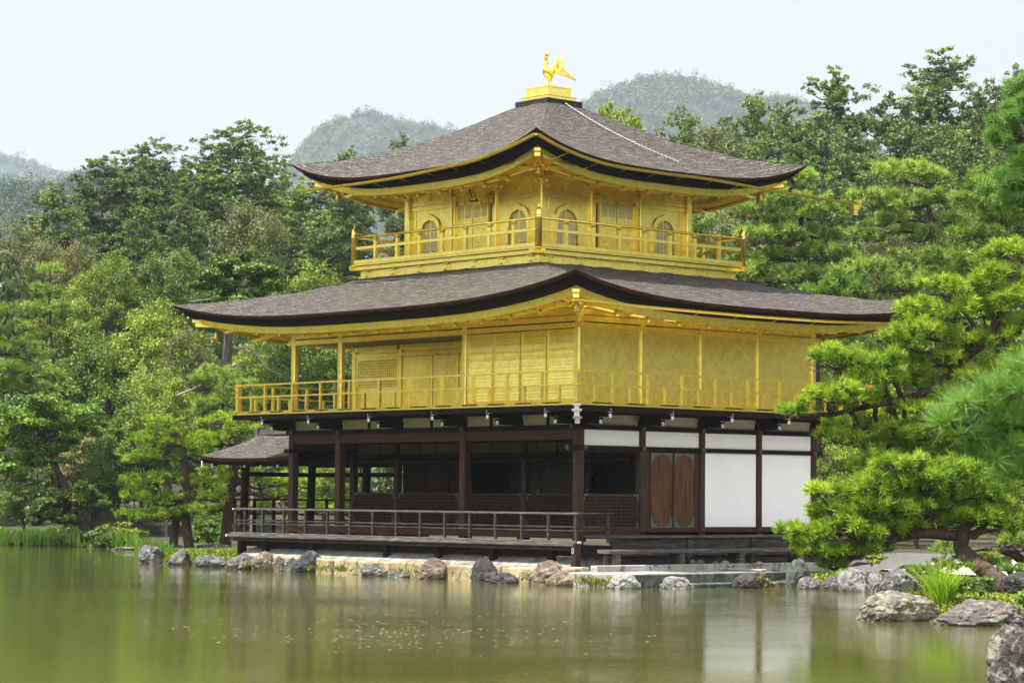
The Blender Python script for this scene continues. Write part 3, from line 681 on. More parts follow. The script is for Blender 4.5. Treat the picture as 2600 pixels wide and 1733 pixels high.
# recessed wall of the open gallery
yb = 2.12
m = MB(); m.box(-LX, -4.22, yb + .02, yb + .06, 4.3, 6.2); m.box(-4.24, -4.2, .09, yb, 4.3, 6.14); gw = m.build('gallery_wall', GOLD, PAV)
m = MB(); m.box(-LX + .1, -4.3, .1, yb, 6.19, 6.22); m.build('gallery_ceiling', CEILM, PAV)
m = MB(); m.box(-LX, -4.24, yb - .08, yb + .019, 6.06, 6.185); m.box(-LX, -4.24, yb - .05, yb + .0185, 5.86, 5.98); m.build('gallery_beam', GOLD, PAV, bevel=.008)
mm = MB(); mm.box(-LX + .1, -9.53, yb - .045, yb + .018, 5.06, 5.86); lt = mm.build('lattice_window', GOLD, PAV)
mm = MB(); W0, W1 = -LX + .2, -9.6
mm.add([(W0, yb - .0455, 5.08), (W1, yb - .0455, 5.08), (W1, yb - .0455, 5.80), (W0, yb - .0455, 5.80)], [(0, 1, 2, 3)]); mm.build('lattice_backing', BELL, lt)
mm = MB()
for i in range(20):
    x = W0 + (W1 - W0) * i / 19; mm.box(x - .012, x + .012, yb - .075, yb - .046, 5.08, 5.80)
for i in range(11):
    z = 5.08 + .72 * i / 10; mm.box(W0, W1, yb - .074, yb - .0465, z - .011, z + .011)
mm.build('lattice', GOLD, lt)
for a0, a1 in ((-9.34, -8.05), (-8.0, -7.0), (-6.93, -5.95)):
    MB().box(a0, a1, yb - .03, yb + .0195, 4.32, 5.84).build('gallery_door', GOLD, PAV, bevel=.01)
for a in (-9.40, -6.99, -5.9): MB().box(a, a + .055, yb - .075, yb + .019, 4.3, 5.86).build('door_post', GOLD, PAV, bevel=.01)
mm = MB()
for a in (-7.95, -6.1):
    for d_ in (0, .1): mm.box(a + d_, a + d_ + .085, yb - .12, yb - .03, 5.845, 5.93)
mm.build('pivot_block', GOLD, PAV)
for i, x in enumerate([-LX * k / 11 for k in range(12)]):       # small bearing blocks under the eave
    mm = MB(); mm.box(x - .05, x + .05, -.1, -.05, 6.66, 6.74); mm.box(x - .09, x + .09, -.14, -.05, 6.74, 6.765); mm.build('bearing_block', GOLD, PAV)
for i in range(9):
    y = i * 1.06; mm = MB(); mm.box(.0506, .1, y - .05, y + .05, 6.66, 6.74); mm.box(.0506, .14, y - .09, y + .09, 6.74, 6.765); mm.build('bearing_block', GOLD, PAV)

# ------------------------------------------------------------ ground storey
for x in PX: post(x, 0, .5, 4.02, BWOOD, .21)
for y in PY[1:]: post(0, y, .5, 4.02, BWOOD, .19)
for x in (-LX, -9.5, -4.25, -2.12): post(x, 2.12, .9, 4.02, BWOOD, .18)
post(-6.8, 2.12, .9, 4.02, BWOOD, .12)
for x, y in ((-LX, 4.24), (-LX, 6.36), (-LX, LY)): post(x, y, .5, 4.02, DWOOD, .2)
def beam(x0, x1, y0, y1, z0, z1, mat=DWOOD, name='tie_beam'): return MB().box(x0, x1, y0, y1, z0, z1).build(name, mat, PAV, bevel=.008)
beam(-LX - .22, .25, -.115, .115, 3.668, 3.782); beam(-LX - .02, -.02, -.075, .075, 3.42, 3.666, BEAMWOOD, 'lintel')
beam(-.116, .116, .117, LY + .25, 3.67, 3.784); beam(-.117, .117, -.25, LY + .25, 3.175, 3.285)
beam(-LX - .116, -LX + .116, .117, LY + .25, 3.67, 3.784); beam(-LX - .117, -LX + .117, -.25, LY, 3.175, 3.285)
beam(-LX, -.12, 2.02, 2.22, 3.02, 3.17); beam(-LX, -.12, 2.06, 2.18, 3.44, 3.6)
beam(-.1, .1, .1, 2.02, 3.12, 3.174)
MB().box(-LX, -.12, 1.78, 1.82, 2.93, 2.96).build('hanging_rail', BWOOD, PAV)
for x in (-10.3, -9.9, -8.2, -7.5, -6.4, -5.2, -3.5, -2.7, -1.6, -.7): MB().box(x - .008, x + .008, 1.79, 1.81, 2.961, 3.618).build('hook_rod', DWOOD, PAV)
m = MB(); m.box(-LX, -.12, 2.10, 2.14, 3.171, 3.439); m.build('plaster_band', SHADEWALL, PAV)
m = MB(); m.box(-LX - .05, -LX + .01, .1, 4.2, 3.29, 3.66); m.build('plaster_band', SHADEWALL, PAV)
# plaster band between the head beams and the balcony
xs = [0.0, -2.11, -4.22, -6.79, -9.37, -LX]
for i in range(5):
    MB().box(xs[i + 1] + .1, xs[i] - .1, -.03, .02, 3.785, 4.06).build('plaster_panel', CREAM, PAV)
    if i < 4: MB().box((xs[i] + xs[i + 1]) / 2 - .04, (xs[i] + xs[i + 1]) / 2 + .04, -.06, .03, 3.783, 4.06).build('strut', DWOOD, PAV)
for i in range(4):
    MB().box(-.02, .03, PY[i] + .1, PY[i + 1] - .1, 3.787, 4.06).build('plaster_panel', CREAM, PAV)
    MB().box(-.03, .04, PY[i] + .1, PY[i + 1] - .1, 3.287, 3.668).build('plaster_panel', PLASTER, PAV)
for i in (2, 3): MB().box(-.03, .045, PY[i] + .1, PY[i + 1] - .1, 1.30, 3.172).build('wall_panel', PLASTER, PAV)
for x in (-2.11, -6.79): post(x, 0, 3.783, 4.05, DWOOD, .17)
# bracket arms with white painted ends under the balcony
def bracket1(x, y, dirs):
    m = MB(); ends = []
    for dx, dy in dirs:
        t = MB(); t2 = MB(); ends += [t, t2]
        p = lambda k, z: (x + dx * k, y + dy * k, z)
        m.bar(p(.05, 3.88), p(.66, 3.88), .17, .18); m.bar(p(.60, 3.88), p(.765, 3.90), .15, .11)
        m.bar(p(.05, 4.01), p(1.0, 4.01), .15, .12); m.bar(p(.95, 4.01), p(1.09, 4.02), .13, .085)
        t.bar(p(.765, 3.84), p(.78, 3.84), .085, .09); t2.bar(p(1.09, 3.975), p(1.105, 3.975), .085, .09)
        sxx = (dy, dx)
        for k, z, t in ((.70, 3.93, t), (1.04, 4.06, t2)):
            t.add([(x + dx * (k - .07) , y + dy * (k - .07), z), (x + dx * (k + .1), y + dy * (k + .1), z + .035), (x + dx * (k + .1), y + dy * (k + .1), z + .09), (x + dx * (k - .1), y + dy * (k - .1), z + .05)], [(0, 1, 2, 3)])
            t.bar(p(k - .05, z + .02), p(k + .06, z + .02), .12, .05)
    m.box(x - .13, x + .13, y - .13, y + .13, 3.785, 3.93)
    b_ = m.build('bracket', DWOOD, PAV)
    for t in ends: t.build('white_end', WPAINT, b_)
for x in (-2.11, -4.22, -6.79, -9.37): bracket1(x, 0, [(0, -1)])
for y in PY[1:4]: bracket1(0, y, [(1, 0)])
bracket1(0, 0, [(0, -1), (1, 0)]); bracket1(-LX, 0, [(0, -1), (-1, 0)]); bracket1(0, LY, [(1, 0), (0, 1)])
mm = MB(); mm.bar((.1, -.1, 3.86), (.75, -.75, 3.86), .14, .13); mm.bar((.1, -.1, 4.02), (1.14, -1.14, 4.02), .14, .13); bd = mm.build('bracket', DWOOD, PAV)
mm = MB()
for k, z, s_ in ((.78, 3.84, .12), (1.16, 4.0, .13), (1.19, 4.13, .11)):
    mm.bar((k - .005, -k + .005, z), (k + .02, -k - .02, z), s_, s_ * 1.15); mm.bar((k - .05, -k + .05, z + .07), (k + .03, -k - .03, z + .08), s_ * 1.8, .05)
mm.build('white_end', WPAINT, bd)
# metal flowers over the joints
def flower(x, y, z, side):
    m = MB()
    for k in range(6):
        t = k * math.pi / 3; a, zz = math.cos(t) * .04, math.sin(t) * .04
        if side == 0: m.box(x + a - .022, x + a + .022, y - .015, y, z + zz - .022, z + zz + .022)
        else: m.box(x, x + .015, y + a - .022, y + a + .022, z + zz - .022, z + zz + .022)
    m.build('nail_cover', VERD, PAV)
for x in PX[1:]: flower(x, -.116, 3.725, 0)
flower(-.13, -.118, 3.725, 0); flower(-.13, -.255, 3.23, 0)
for y in PY: flower(.118, y + (.12 if y == 0 else 0), 3.725, 1); flower(.119, y + (.12 if y == 0 else 0), 3.23, 1)
# lower half lattice screens
def lattice(p0, p1, z0, z1, name='lattice_screen'):
    m = MB(); p0 = np.array(p0); p1 = np.array(p1); n_ = int(np.linalg.norm(p1 - p0) / .085); k = (0, 0, 1)
    Pz = lambda t, z: np.append(p0 + (p1 - p0) * t, z)
    for z in (z0, z1): m.bar(Pz(0, z), Pz(1, z), .06, .06)
    for t in (0, 1): m.bar(Pz(t, z0), Pz(t, z1), .06, .06)
    nf = np.array((p1 - p0)[::-1]) * (1, -1); nf = nf / np.linalg.norm(nf)
    l_ = m.build(name, BWOOD, PAV)
    g = MB()
    for i in range(1, n_): g.bar(Pz(i / n_, z0), Pz(i / n_, z1), .026, .026)
    nz = int((z1 - z0) / .085)
    for i in range(1, nz): g.bar(Pz(0, z0 + (z1 - z0) * i / nz), Pz(1, z0 + (z1 - z0) * i / nz), .024, .024)
    g.build('grid', BWOOD, l_)
    g = MB(); b0 = np.append(p0 - nf * .03, 0); b1 = np.append(p1 - nf * .03, 0)
    g.bar(b0 + (0, 0, (z0 + z1) / 2), b1 + (0, 0, (z0 + z1) / 2), .012, z1 - z0 - .05); g.build('backboard', DWOOD, l_)
    g = MB()
    for t, s_ in ((0, 1), (1, -1)):
        for z, sz in ((z0, 1), (z1, -1)):
            c = Pz(t, z); d = (p1 - p0) / np.linalg.norm(p1 - p0) * .14 * s_; off = np.append(nf, 0) * .034
            g.bar(c + off - np.append(d / d.dot(d) ** .5 * .03, 0), c + off + np.append(d, 0), .006, .05); g.bar(c + off, c + off + (0, 0, .14 * sz), .05, .006, up=(nf[0], nf[1], 0))
    g.build('corner_fitting', VERD, l_)
for a0, a1 in ((-11.34, -9.62), (-9.38, -6.9), (-6.7, -4.36), (-4.14, -2.23), (-2.0, -.12)): lattice((a0, 2.10), (a1, 2.10), 1.28, 2.08)
lattice((.01, .14), (.01, 1.98), 1.28, 2.08)
# doors of the second east bay
m = MB(); m.box(-.04, .0, 2.21, 4.14, 1.2, 3.174); m.build('door_backing', BWOOD, PAV)
for a0, a1 in ((2.215, 2.40), (3.99, 4.14)): MB().box(.0, .05, a0, a1, 1.2, 3.172).build('jamb_board', BWOOD, PAV, bevel=.01)
for a0, a1 in ((2.44, 3.21), (3.26, 3.98)):
    do = MB().box(.001, .035, a0, a1, 1.25, 3.15).build('plank_door', DOORWOOD, PAV)
    # verdigris corner plates: the corners left outside a tall rounded panel
    mm = MB(); c0 = (a0 + a1) / 2; hwid = (a1 - a0) / 2
    for zc, sg in ((3.15, -1), (1.25, 1)):
        for sd_ in (-1, 1):
            pts = [(c0 + sd_ * hwid, zc), (c0 + sd_ * .02, zc)]
            for k in range(9):
                t = math.pi / 2 * k / 8; pts.append((c0 + sd_ * (hwid - .035) * math.sin(t), zc + sg * (.05 + .26 * (1 - math.cos(t)))))
            pts.append((c0 + sd_ * hwid, zc + sg * .34))
            n_ = len(pts); vs = [(.0355, a, z) for a, z in pts] + [(.043, a, z) for a, z in pts]
            fs = [tuple(range(n_)), tuple(range(n_, 2 * n_))] + [(i, (i + 1) % n_, n_ + (i + 1) % n_, n_ + i) for i in range(n_)]
            mm.add(vs, fs)
    mm.build('corner_plate', VERD, do)
MB().box(.0, .06, 3.20, 3.27, 1.22, 3.17).build('meeting_stile', BWOOD, PAV, bevel=.01)
mm = MB()
for z in (1.45, 1.9, 2.4, 2.9): mm.lathe((.06, 3.235, z), [(.0, -.02), (.03, -.015), (.03, .015), (.0, .02)], 8)
mm.build('door_stud', BLACKP, PAV)
beam(-.1, .11, .1, LY, 1.17, 1.285, BEAMWOOD, 'sill_beam'); beam(-LX, .1, 2.0, 2.2, 1.1, 1.24, DWOOD, 'sill_beam')
mm = MB()
for y in (2.06, 2.28, 4.24, 6.36):
    mm.add([(.11 + .03 * math.cos(p_), y + .045 * math.cos(t) * math.sin(p_), 1.225 + .045 * math.sin(t) * math.sin(p_)) for p_ in (1.57, .9, .2) for t in [k * math.pi / 4 for k in range(8)]],
           [(i * 8 + k, i * 8 + (k + 1) % 8, (i + 1) * 8 + (k + 1) % 8, (i + 1) * 8 + k) for i in range(2) for k in range(8)] + [tuple(range(16, 24))], True)
mm.build('nail_head', BLACKP, PAV)
# dark rooms behind the lattices
m = MB(); m.box(-LX + .1, -.12, 2.3, LY - .1, 1.05, 1.15); m.build('room_floor', DWOOD, PAV)
m = MB(); m.box(-LX, 0, .1, LY, 3.62, 3.66); m.build('room_ceiling', DWOOD, PAV)
m = MB(); m.box(-8.9, -.12, 5.5, 5.56, 1.1, 3.6); m.build('room_wall', SHADEWALL, PAV)
m = MB(); m.box(-7.2, -4.0, 4.2, 4.25, 1.1, 3.6); m.build('room_wall', SHADEWALL, PAV)
for a in range(-9, -6):
    MB().box(a - .45, a + .48, 2.26, 2.3, 1.3, 3.02).build('plank_door', DWOOD, PAV)
m = MB(); m.box(-LX, -9.5, 6.3, 6.42, 1.1, 3.6); m.box(-8.96, -8.9, 2.3, LY, 1.1, 3.6); m.box(-LX, 0, LY - .05, LY, .9, 3.66); m.build('room_wall', DWOOD, PAV)
for x in (-3.3, -5.9, -1.2): MB().box(x - .06, x + .06, 5.3, 5.42, 1.1, 3.6).build('room_post', DWOOD, PAV)
# verandas
m = MB(); m.box(-LX - .1, .1, -.12, 2.0, 1.02, 1.17); m.build('gallery_floor', BEAMWOOD, PAV)
m = MB()
for i in range(14):
    a = -LX - 1.1 + i * .9; m.box(a, a + .885, -1.2, -.13, .865, .92)
m.box(-LX - 1.1, 1.14, -1.17, -1.06, .76, .863)
dk = m.build('south_deck', GWOOD, PAV)
m = MB(); m.box(-LX - 1.3, 1.2, -1.3, -1.2, .86, .93); m.box(-LX - 1.2, 1.25, -1.24, -1.02, .921, .99); m.build('deck_edge', LWOOD, PAV, bevel=.01)
m = MB(); m.box(-LX - .95, 1.0, -.95, -.85, .62, .76); m.build('deck_beam', DWOOD, PAV)
m = MB(); m.box(-LX - 1.2, -LX - .12, -1.2, 5, .86, .92); m.build('west_deck', GWOOD, PAV)
for x in (-12.43, -11.29, -9.21, -6.07, -4.0, -1.93, .185): MB().box(x - .075, x + .075, -1.1, -.96, .05, .86).build('deck_post', DWOOD, PAV)
MB().box(1.06, 1.22, -1.22, -1.06, .25, .93).build('deck_post', BWOOD, PAV)
mm = MB(); mm.box(1.08, 1.16, -1.226, -1.2205, .69, .84); mm.build('paper_notice', WPAINT, PAV)
mm = MB(); mm.tube([(1.10, -1.229, .80), (1.13, -1.229, .79), (1.13, -1.229, .74), (1.11, -1.229, .73)], .006, 5); mm.build('brush_stroke', BLACKP, PAV)
# grey wooden railing of the deck
m = MB(); m.box(-12.58, 1.22, -1.185, -1.115, 1.605, 1.655); rail = m.build('deck_railing', LWOOD, PAV, bevel=.008)
m = MB()
for z in (1.30, 1.215): m.box(-12.5, 1.14, -1.165, -1.135, z, z + .035)
m.build('rail', GWOOD, rail)
m = MB(); m.box(1.115, 1.185, -1.115, .04, 1.6051, 1.6551)
for z in (1.30, 1.215): m.box(1.135, 1.165, -1.135, -.12, z, z + .035)
m.build('rail', GWOOD, rail, bevel=.006)
m = MB(); m.box(-12.6, -12.53, -1.115, 5, 1.6051, 1.6551)
for z in (1.30, 1.215): m.box(-12.58, -12.55, -1.135, 5, z, z + .035)
m.build('rail', GWOOD, rail, bevel=.006)
for x in [-12.52, -12.09] + [-11.264 + .9555 * i for i in range(13)] + [1.15]: MB().box(x - .03, x + .03, -1.185, -1.12, .985, 1.604).build('post', GWOOD, rail)
for y in (-.1,): MB().box(1.12, 1.18, y - .035, y + .035, .93, 1.604).build('post', GWOOD, rail)
for bx_ in ((-12.66, -12.603, -1.18, -1.12, 1.61, 1.65), (-12.83, -12.76, -1.28, -1.22, .87, .93), (1.252, 1.28, -1.2, -1.1, .93, .98)): MB().box(*bx_).build('white_end', WPAINT, rail)
# east veranda and the long step
m = MB()
for i in range(20):
    a = .06 + i * .46; m.box(.11, 1.16 + rnd.uniform(-.02, .02), a, a + .452, 1.055, 1.10)
ev = m.build('east_veranda', LWOOD, PAV)
m = MB(); m.box(1.0, 1.08, .1, 8.3, .62, 1.052); m.box(.9, .98, .1, 8.3, .3, .62); m.build('skirting_board', GWOOD, PAV)
for y in (.12, 2.7, 5.0, 7.0): MB().box(1.04, 1.14, y - .05, y + .05, .3, 1.054).build('veranda_post', GWOOD, PAV)
m = MB(); m.box(1.55, 2.0, -.85, 6.3, .70, .79); m.build('step_bench', LWOOD, PAV, bevel=.012)
for y in (-.55, 1.6, 3.7, 5.9): 
    for x in (1.62, 1.9): MB().box(x - .07, x + .07, y - .08, y + .08, .3, .70).build('bench_leg', LWOOD, PAV)
m = MB(); m.box(-12.1, .95, -.56, LY, -.3, .66)
m.add([(-12.2, -1.32, .2), (1.02, -1.32, .2), (1.02, -1.30, .36), (-12.2, -1.30, .36), (-12.1, -.6, .655), (.95, -.6, .655), (1.02, -.5, .2), (-12.2, -.5, .2)], [(0, 1, 2, 3), (3, 2, 5, 4), (1, 6, 5, 2), (0, 3, 4, 7)]); m.build('foundation', FOUND, PAV)
m = MB(); m.box(1.02, 1.10, -1.05, .1, .60, .862); m.build('deck_beam', DWOOD, PAV)
# ------------------------------------------------------------ gabled porch over the water on the west side
px0, px1, pyS, pyN, pyR = -16.45, -11.9, .35, 4.5, 2.42
m = MB(); n1 = 14; n2 = 26
for sgn, ye in ((-1, pyS), (1, pyN)):
    vs, fs, uvs = [], [], []
    for j in range(n1 + 1):
        s_ = j / n1; y = ye + (pyR - ye) * s_
        for i in range(n2 + 1):
            t = -1 + 2 * i / n2; x = px0 + (px1 - px0) * (i / n2) + (.25 * s_ if t < 0 else 0) * -t
            vs.append((x, y, 3.06 + .74 * (.62 * s_ + .38 * s_ * s_) + .09 * abs(t) ** 3 * (1 - s_ * .5)))
    for j in range(n1):
        for i in range(n2):
            k = j * (n2 + 1) + i; fs.append((k, k + 1, k + n2 + 2, k + n2 + 1))
            fu = lambda ii, jj: (ii / n2 * 4.5 + (0 if sgn < 0 else 9), jj / n1 * 2.2)
            uvs.append([fu(i, j), fu(i + 1, j), fu(i + 1, j + 1), fu(i, j + 1)])
    m.add(vs, fs, True, uvs)
pr = m.build('porch_roof', SHINGLE, PAV)
m = MB(); m2 = MB()
for ye, sg in ((pyS, 1), (pyN, -1)):
    for i in range(n2):
        t0, t1 = -1 + 2 * i / n2, -1 + 2 * (i + 1) / n2
        xa, xb = px0 + (px1 - px0) * i / n2 + (.0 if t0 >= 0 else 0), px0 + (px1 - px0) * (i + 1) / n2
        za, zb = 3.06 + .09 * abs(t0) ** 3, 3.06 + .09 * abs(t1) ** 3
        m.add([(xa, ye, za), (xb, ye, zb), (xb, ye + .03 * sg, zb - .1), (xa, ye + .03 * sg, za - .1), (xa, ye + .35 * sg, za - .1), (xb, ye + .35 * sg, zb - .1)], [(0, 1, 2, 3), (3, 2, 5, 4)])
        m2.add([(xa + .1, ye + .12 * sg, za - .1), (xb + .1, ye + .12 * sg, zb - .1), (xb + .1, ye + .16 * sg, zb - .2), (xa + .1, ye + .16 * sg, za - .2), (xa + .1, pyR, za + .3), (xb + .1, pyR, zb + .3)], [(0, 1, 2, 3), (3, 2, 5, 4)])
m.build('bark_edge', BROWNLAY, pr); m2.build('eave_underlayer', BLACKLAY, pr)
m = MB(); m.box(px0 + .2, px1, pyR - .13, pyR + .13, 3.79, 3.89); m.box(px0 + .12, px1, pyR - .09, pyR + .09, 3.89, 3.95); m.box(px0 + .02, px0 + .2, pyR - .16, pyR + .16, 3.74, 4.0); m.build('ridge_cap', LWOOD, pr)
m = MB()
for i in range(6):
    x = px0 + .3 + i * .8; m.bar((x, pyS + .3, 2.9), (x, pyR, 3.4), .07, .09)
pra = m.build('rafter', DWOOD, pr)
for i in range(6):
    x = px0 + .3 + i * .8; MB().box(x - .035, x + .035, pyS + .20, pyS + .235, 2.80, 2.92).build('white_end', WPAINT, pr)
MB().box(px0 + .0, px0 + .05, pyS + .05, pyS + .1, 2.83, 3.0).build('white_end', WPAINT, pr)
m = MB()
for t in (.15, .5, .8): m.bar((px0 + .1, pyS + .05, 2.98), (px0 + .1, pyR, 3.72), .06, .1); m.bar((px0 + .1, pyN - .05, 2.98), (px0 + .1, pyR, 3.72), .06, .1)
m.build('barge_board', BROWNLAY, pr)
for x, y in ((-15.35, 1.2), (-15.35, 3.62), (-12.75, 3.62)):
    mm = MB(); mm.bar((x - .12, y, -.1), (x, y, 2.95), .17, .17); mm.build('porch_post', DWOOD, PAV)
for p_, q_ in (((-15.4, 1.2, 2.62), (-15.4, 3.62, 2.62)), ((-15.4, 3.62, 2.62), (-11.5, 3.62, 2.62)), ((-15.5, 1.2, 2.9), (-11.5, 1.2, 2.9)), ((-15.5, 3.62, 2.9), (-11.5, 3.62, 2.9))):
    MB().bar(p_, q_, .1, .13).build('porch_beam', DWOOD, PAV)
m = MB(); m.box(-15.8, -12.66, .9, 4.0, .86, .93); m.box(-15.75, -12.66, .95, 1.05, .68, .86); m.build('porch_floor', GWOOD, PAV)
m = MB()
for z in (1.86, 1.62, 1.45): 
    m.box(-15.6, -12.62, 3.80, 3.86, z, z + (.05 if z > 1.8 else .03)); m.box(-15.62, -15.56, 1.0, 3.8, z, z + (.05 if z > 1.8 else .03))
prr = m.build('porch_railing', DWOOD, PAV)
for x in (-15.6, -14.9, -14.2, -13.5, -12.9): MB().box(x - .035, x + .035, 3.795, 3.865, .93, 1.9).build('post', DWOOD, prr)
for y in (1.0, 1.7, 2.4, 3.1): MB().box(-15.63, -15.55, y - .035, y + .035, .93, 1.9).build('post', DWOOD, prr)

# ============================================================ things fixed on or hung from the pavilion
# bird on the pedestal
bird = thing('bird_statue', 'gilded long-tailed bird statue with raised wings on the roof pedestal', 'statue', (CX, CY, 13.137))
def skin(name, verts, edges, rad, mat, par, sub=2):
    me = bpy.data.meshes.new(name); me.from_pydata(verts, edges, []); o = bpy.data.objects.new(name, me); link(o, par)
    me.materials.append(mat)
    sm = o.modifiers.new('skin', 'SKIN'); o.modifiers.new('sub', 'SUBSURF').levels = sub; o.modifiers['sub'].render_levels = sub
    for v, r_ in zip(me.skin_vertices[0].data, rad): v.radius = (r_, r_) if not isinstance(r_, tuple) else r_
    me.skin_vertices[0].data[0].use_root = True; sm.use_smooth_shade = True
    return o
bo = lambda x, y, z: (CX + x, CY + y, 13.137 + z)
V_ = [bo(0, .03, .40), bo(0, -.10, .44), bo(0, -.15, .52), bo(0, -.13, .62), bo(0, -.09, .73), bo(0, -.10, .82), bo(0, -.15, .84), bo(0, -.24, .82),
      bo(0, .16, .42), bo(.05, .04, .28), bo(.05, .02, .15), bo(.05, .01, .05), bo(.05, -.06, .03), bo(-.05, .04, .28), bo(-.05, .02, .15), bo(-.05, .01, .05), bo(-.05, -.06, .03)]
E_ = [(0, 1), (1, 2), (2, 3), (3, 4), (4, 5), (5, 6), (6, 7), (0, 8), (0, 9), (9, 10), (10, 11), (11, 12), (0, 13), (13, 14), (14, 15), (15, 16)]
skin('body', V_, E_, [.11, .12, .075, .045, .036, .05, .045, .012, .06, .04, .02, .018, .014, .04, .02, .018, .014], GOLD_BRIGHT, bird)
mm = MB(); mm.lathe(bo(0, 0, 0), [(.2, 0), (.2, .02), (.17, .05), (.09, .06), (.09, .03)], 12); mm.build('perch', GOLD, bird)
mm = MB()
for k in range(4): mm.tube([bo(0, -.13 + .03 * k, .87), bo(0, -.12 + .045 * k, .93 + .01 * k), bo(0, -.15 + .05 * k, .97 - .01 * k)], [.014, .02, .006], 6)
mm.tube([bo(.02, -.2, .80), bo(.02, -.2, .75)], [.014, .01], 6); mm.tube([bo(0, -.08, .70), bo(0, -.02, .68), bo(0, 0, .72)], [.015, .02, .006], 6)
mm.build('crest', GOLD_BRIGHT, bird)
for sg in (-1, 1):
    mm = MB()
    outline = [(0, .40), (.02, .54), (.07, .68), (.12, .80), (.17, .88), (.22, .82), (.25, .73), (.27, .64), (.27, .55), (.24, .47), (.15, .38), (.05, .33)]
    n_ = len(outline); th = .012
    vs = []
    for d_ in (-th, th):
        for i, (k, z) in enumerate(outline): vs.append(bo(sg * (.07 + k * 1.25), .02 + k * .62 + d_, z + (.02 if i % 2 else 0)))
    mm.add(vs, [tuple(range(n_)), tuple(range(n_, 2 * n_))] + [(i, (i + 1) % n_, n_ + (i + 1) % n_, n_ + i) for i in range(n_)])
    wing = mm.build('wing', GOLD, bird)
    fe = MB()
    for i in range(7):
        t = i / 6; k0, z0 = .05 + .05 * t, .40 + .1 * t; k1, z1 = .28 - .06 * t, .48 + .38 * t
        fe.tube([bo(sg * (.07 + k0 * .95), .0 + k0 * .55, z0), bo(sg * (.07 + k1 * 1.25), .01 + k1 * .62, z1)], [.02, .008], 5)
    fe.build('feather', GOLD_BRIGHT, wing)
for i in range(13):
    t = i / 12; a = (t - .5)
    mm = MB(); ln = .86 - .3 * abs(t - .35); zt_ = .62 - .66 * t
    pts = [bo(a * .05, .14, .43), bo(a * .16, .14 + ln * .35, .43 + zt_ * .28), bo(a * .3, .14 + ln * .72, .40 + zt_ * .34 - .03), bo(a * .38, .14 + ln * 1.05, .36 + zt_ * .24 - .07)]
    pts = smooth_path(pts, 4); n_ = len(pts)
    mm.tube(pts, [.006 + .013 * math.sin(math.pi * min(1, (k + 1) / n_)) ** .8 for k in range(n_)], 5); mm.build('tail_feather', GOLD_BRIGHT, bird)
# safety chain down the east slope of the upper roof
ch = MB(); pf = ROOFC['upper_roof']
prev = None; N_ = 64
for i in range(N_ + 1):
    k = i / N_; s_ = .985 - .79 * k; t = (.02 + .32 * k * .6)
    p = np.array(pf(1, t, s_)) + (0, 0, .055)
    if prev is not None:
        c = (p + prev) / 2; d = p - prev; ln = np.linalg.norm(d); d /= ln; a = np.cross(d, (0, 0, 1)); a /= np.linalg.norm(a); u_ = np.cross(a, d)
        e2 = a if i % 2 else (u_ * .6 + a * .5)
        ch.tube([c + d * math.cos(q_) * ln * .62 + e2 * math.sin(q_) * .026 for q_ in [2 * math.pi * k_ / 8 for k_ in range(9)]], .008, 5, caps=False)
    prev = p
o = ch.build('chain', CHAINM); tag(o, 'pale steel chain lying down the grey shingled slope of the top roof', 'chain')
# wind bells
def bell(x, y, z, label):
    t = thing('wind_bell', label, 'wind bell', (x, y, z - .42), 'gilt wind bells under the roof corners')
    MB().bar((x, y, z), (x, y, z - .14), .012, .012).build('hanger', BELL, t)
    MB().lathe((x, y, z - .36), [(.105, 0), (.095, .02), (.075, .1), (.065, .17), (.045, .21), (.015, .23)], 10).build('bell_cup', BELL, t)
    MB().lathe((x, y, z - .42), [(.03, 0), (.03, .03), (.006, .05), (.006, .12)], 8).build('clapper', BELL, t)
c3 = 4.05
bell(CX + c3, CY - c3, 10.42, 'gilt wind bell hanging under the front corner of the top roof, above the corner pillar')
bell(CX - c3, CY - c3, 10.42, 'gilt wind bell under the left tip of the top roof')
bell(CX + c3, CY + c3, 10.42, 'gilt wind bell under the right tip of the top roof, below the long gutter')
bell(1.55, -1.55, 6.72, 'pale gilt wind bell under the front corner of the lower roof')
bell(-LX - 1.55, -1.55, 6.66, 'gilt wind bell under the left tip of the lower roof, in front of leaves')
# name board under the top eave
pl_ = thing('name_board', 'tilted gold name board with black characters and green border under the top eave', 'sign', (-5.25, CY - 3.35, 9.8))
bx, by = -5.26, CY - 3.22
tl = R(30)
def bp(a, b_, o_):     # a across, b up along the board, o outward from its face
    return (bx + a, by - b_ * math.sin(tl) - o_ * math.cos(tl), 10.03 + b_ * math.cos(tl) - o_ * math.sin(tl))
def bbox(m, a0, a1, b0, b1, o0, o1):
    m.add([bp(a, b_, o_) for o_ in (o0, o1) for a, b_ in ((a0, b0), (a1, b0), (a1, b1), (a0, b1))], [(0, 3, 2, 1), (4, 5, 6, 7), (0, 1, 5, 4), (1, 2, 6, 5), (2, 3, 7, 6), (3, 0, 4, 7)])
m = MB(); bbox(m, -.18, .18, -.33, .33, 0, .03); m.build('border', DGREEN, pl_)
m = MB(); bbox(m, -.12, .12, -.27, .27, .03, .045); m.build('board', GOLD, pl_)
m = MB()
for a0, a1, b0, b1 in ((-.2, .2, .33, .36), (-.2, .2, -.36, -.33), (-.2, -.18, -.33, .33), (.18, .2, -.33, .33), (-.14, .14, -.42, -.36)): bbox(m, a0, a1, b0, b1, -.01, .045)
m.build('gilt_edge', GOLD_BRIGHT, pl_, bevel=.004)
